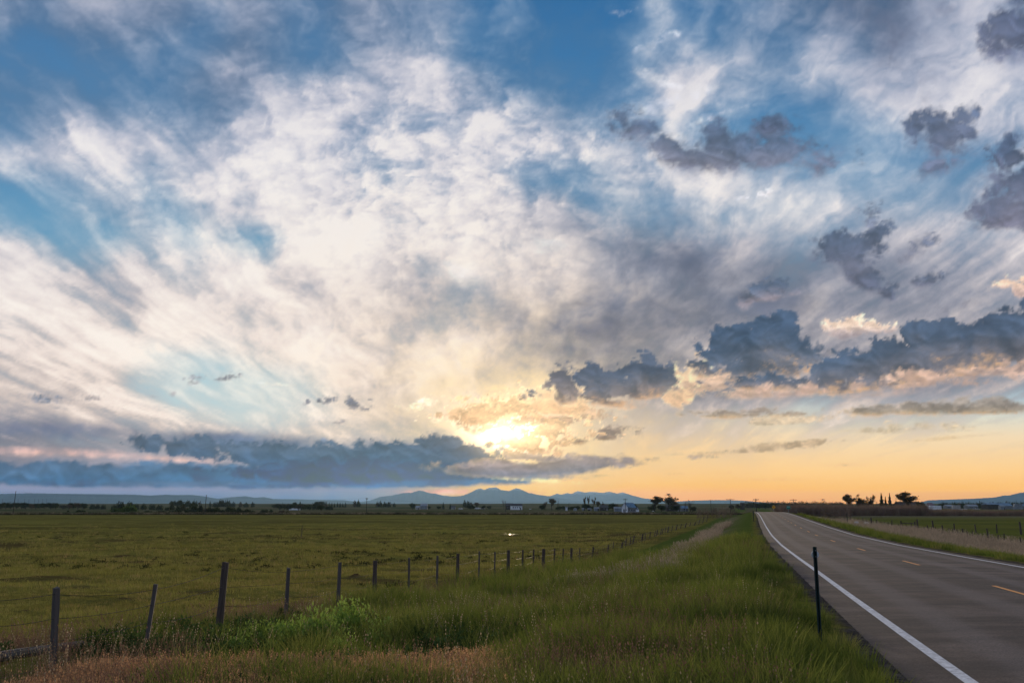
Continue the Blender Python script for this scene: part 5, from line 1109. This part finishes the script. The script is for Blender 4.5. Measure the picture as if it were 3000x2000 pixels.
house('shed', 1354, 740, 7, 1166.5, 'tiny brown shed under the middle poplar', DRK, TIN, 4, .7, 0, 'side', True, 0, 'shed')
house('shed', 1301, 740, 4, 1163, 'narrow white shed among the farm bushes', WHT, TIN, 3, .75, 0, 'side', False, 0, 'shed')
def tank(px, Y, ytop, wpx, lab, mat, cone=.25):
    x = X_(px, Y); z = float(height(x, Y)); H = at(px, ytop, Y)[2]-z; R = wpx/2130*Y*.5; o = empty('storage_tank', (x, Y, z), label=lab, cat='tank'); MB().tube([(0, 0, -.1), (0, 0, H*(1-cone))], R, 14).build('shell', mat, o); MB().tube([(0, 0, H*(1-cone)+.01), (0, 0, H)], [R*1.04, R*.15], 14).build('lid', TIN, o)
    for f in (.25, .5): MB().tube([(0, 0, H*f), (0, 0, H*f+.08)], R*1.02, 14).build('hoop', GALV, o)
tank(1321, 730, 1166, 8, 'round grey tank in front of the farm bushes', TIN); tank(1464, 620, 1164, 7, 'white conical bin peeking out right of the barn', WHT, .6)
house('house', 1545, 700, 32, 1158, 'dark low house behind the biggest cottonwood', DRK, RFD, 8, .6, 0, 'side', True, 2, 'house')
house('house', 1571, 680, 14, 1161, 'blue-roofed low house right of the biggest cottonwood', GRY, BLU, 7, .6, 0, 'side', True, 1, 'house')
house('farmhouse', 1186, 900, 24, 1155.5, 'white two-storey farmhouse with dark roof below the mountains', WHT, RFD, 9, .62, 8, 'side', True, 4, 'house')
house('farmhouse', 1170, 920, 15, 1155, 'dark-roofed low house left of the white farmhouse', DRK, RFD, 9, .6, 0, 'side', True, 2, 'house')
house('farm_building', 974, 1150, 15, 1155.5, 'grey-blue barn with rounded roof left of the conifers', TIN, TIN, 12, .6, 0, 'side', False, 0, 'barn')
house('farm_building', 960, 1080, 9, 1161, 'low pale house left of the grey-blue barn', PAL, TIN, 9, .6, 0, 'side', True, 2, 'house')
house('farm_building', 1041, 1080, 9, 1160.5, 'low grey house right of the two conifers', PAL, RFD, 9, .6, 0, 'side', True, 2, 'house')
house('farm_building', 677, 960, 23, 1167, 'long white low shed in front of the windbreak', WHT, WHT, 5, .7, 0, 'side', False, 0, 'shed')
house('farm_building', 1705, 900, 6, 1153, 'small dark building on the skyline left of the road crest', DRK, RFD, 8, .8, 0, 'side', False, 0, 'building')
house('dark_barn', 2085, 490, 48, 1151, 'long dark barn under the broad round-headed tree', DRK, DRK, 12, .68, -3, 'side', True, 3, 'barn')
house('house', 2136, 880, 16, 1154, 'house with pointed mauve roof right of the long barn', PAL, simple("mauve_roof", (.16, .10, .12), .8, .2, .6), 12, .4, 0, 'side', True, 2, 'house', True)
house('dark_barn', 2274, 1000, 25, 1154, 'dark open-fronted barn near the right edge', DRK, BLU, 14, .75, 0, 'side', False, 0, 'barn')
house('farm_building', 2302, 1080, 32, 1154.5, 'long blue-roofed building right of the dark barn', GRY, BLU, 16, .55, 0, 'side', False, 3, 'building')
house('shed', 2301, 960, 10, 1159.5, 'small pale shed in front of the long blue roof', TIN, TIN, 5, .8, 0, 'side', True, 0, 'shed')
house('farm_building', 2230, 1150, 22, 1157.5, 'low blue-grey building in the middle of the distant yard', GRY, TIN, 12, .6, 0, 'side', True, 3, 'building')
house('farm_building', 2350, 1150, 24, 1156.5, 'low blue building at the right edge', GRY, BLU, 12, .6, 0, 'side', True, 2, 'building')
house('farm_building', 2178, 1150, 14, 1158, 'low grey building left of the distant yard', GRY, TIN, 12, .6, 0, 'side', True, 2, 'building')
TYRE = simple("tyre_rubber", (.02, .02, .02), .9, .1, 3)
def wheel(parent, x, y, r=.4):
    w_ = MB().tube([(x, y-.12, r), (x, y+.12, r)], r, 12).build('wheel', TYRE, parent); MB().tube([(x, y-.14, r), (x, y-.125, r)], r*.55, 10).build('rim', GALV, w_)
def trailer(px, Y, wpx, ytop, lab, mat, name='horse_trailer', cat='trailer', nose=True):
    x = X_(px, Y); z = float(height(x, Y)); L = wpx/2130*Y; H = at(px, ytop, Y)[2]-z; o = empty(name, (x, Y, z), label=lab, cat=cat); h0 = .55; a = -L/2; c = L/2
    MB().prism([(a, h0), (c, h0), (c, H-.1), (c-.15, H), (a+.9, H), (a+(.1 if not nose else .5), H-.5), (a, H*.55)], -1.1, 1.1).build('body', mat, o)
    n = max(2, int(L/1.5))
    for i in range(n): q = a+.9+(L-1.6)*i/max(1, n-1); MB().box(q-.3, q+.3, -1.14, -1.11, H*.68, H*.68+.4).build('window', GLS, o)
    MB().tube([(a-1.2, 0, .5), (a+.1, 0, .55)], .07, 6).build('hitch', GALV, o)
    for q in (-.45, .45): wheel(o, q+L*.12, -1.0); 
trailer(2147, 820, 28, 1160.5, 'long white horse trailer in front of the pointed-roof house', WHT); trailer(2196, 860, 18, 1159.5, 'beige camper trailer in the distant yard', PAL, 'camper_trailer'); trailer(2338, 940, 19, 1156.5, 'silver rounded trailer near the right edge', TIN, 'tank_trailer')
def car(px, Y, wpx, lab, mat, truck=False, name='parked_car', cat='car'):
    x = X_(px, Y); z = float(height(x, Y)); L = wpx/2130*Y; s = L/4.6; o = empty(name, (x, Y, z), label=lab, cat=cat)
    p = [(-2.3, .35), (2.3, .35), (2.3, .85), (1.4, .98), (.9, 1.5), (-1.2, 1.5), (-1.9, .95), (-2.3, .85)] if not truck else [(-2.6, .5), (2.6, .5), (2.6, 1.1), (1.6, 1.2), (1.1, 1.85), (-.3, 1.85), (-.4, 1.1), (-2.6, 1.1)]
    MB().prism([(a*s, b*s) for a, b in p], -.85*s, .85*s).build('body', mat, o); MB().box(-1.0*s if not truck else -.2*s, .8*s, -.88*s, -.855*s, 1.05*s if not truck else 1.2*s, 1.4*s if not truck else 1.7*s).build('window', GLS, o)
    for q in (-1.5, 1.5): wheel(o, q*s, -.8*s, .36*s)
car(1058, 1060, 10, 'white car left of the open-crowned tree below the peaks', WHT); car(1097, 1000, 13, 'white van-like car right of the wide dark tree below the peaks', WHT); car(1109, 1010, 11, 'pale grey car right of the white one below the peaks', PAL); car(2127, 830, 10, 'pale car at the left end of the white horse trailer', PAL); car(2208, 870, 9, 'white car right of the beige camper', WHT); car(2218, 900, 7, 'small white car furthest right of the camper', WHT)
car(2242, 860, 12, 'tan pickup truck standing alone in the distant yard', PAL, True, 'pickup_truck', 'truck'); car(2180, 850, 8, 'orange-tan tractor-like truck left of the beige camper', simple("tan_paint", (.45, .28, .14), .5, .1, 1), True, 'pickup_truck', 'truck'); car(1218, 1000, 5, 'small bright car right of the white farmhouse', WHT); car(1500, 640, 5, 'small white car under the left cottonwood', WHT)
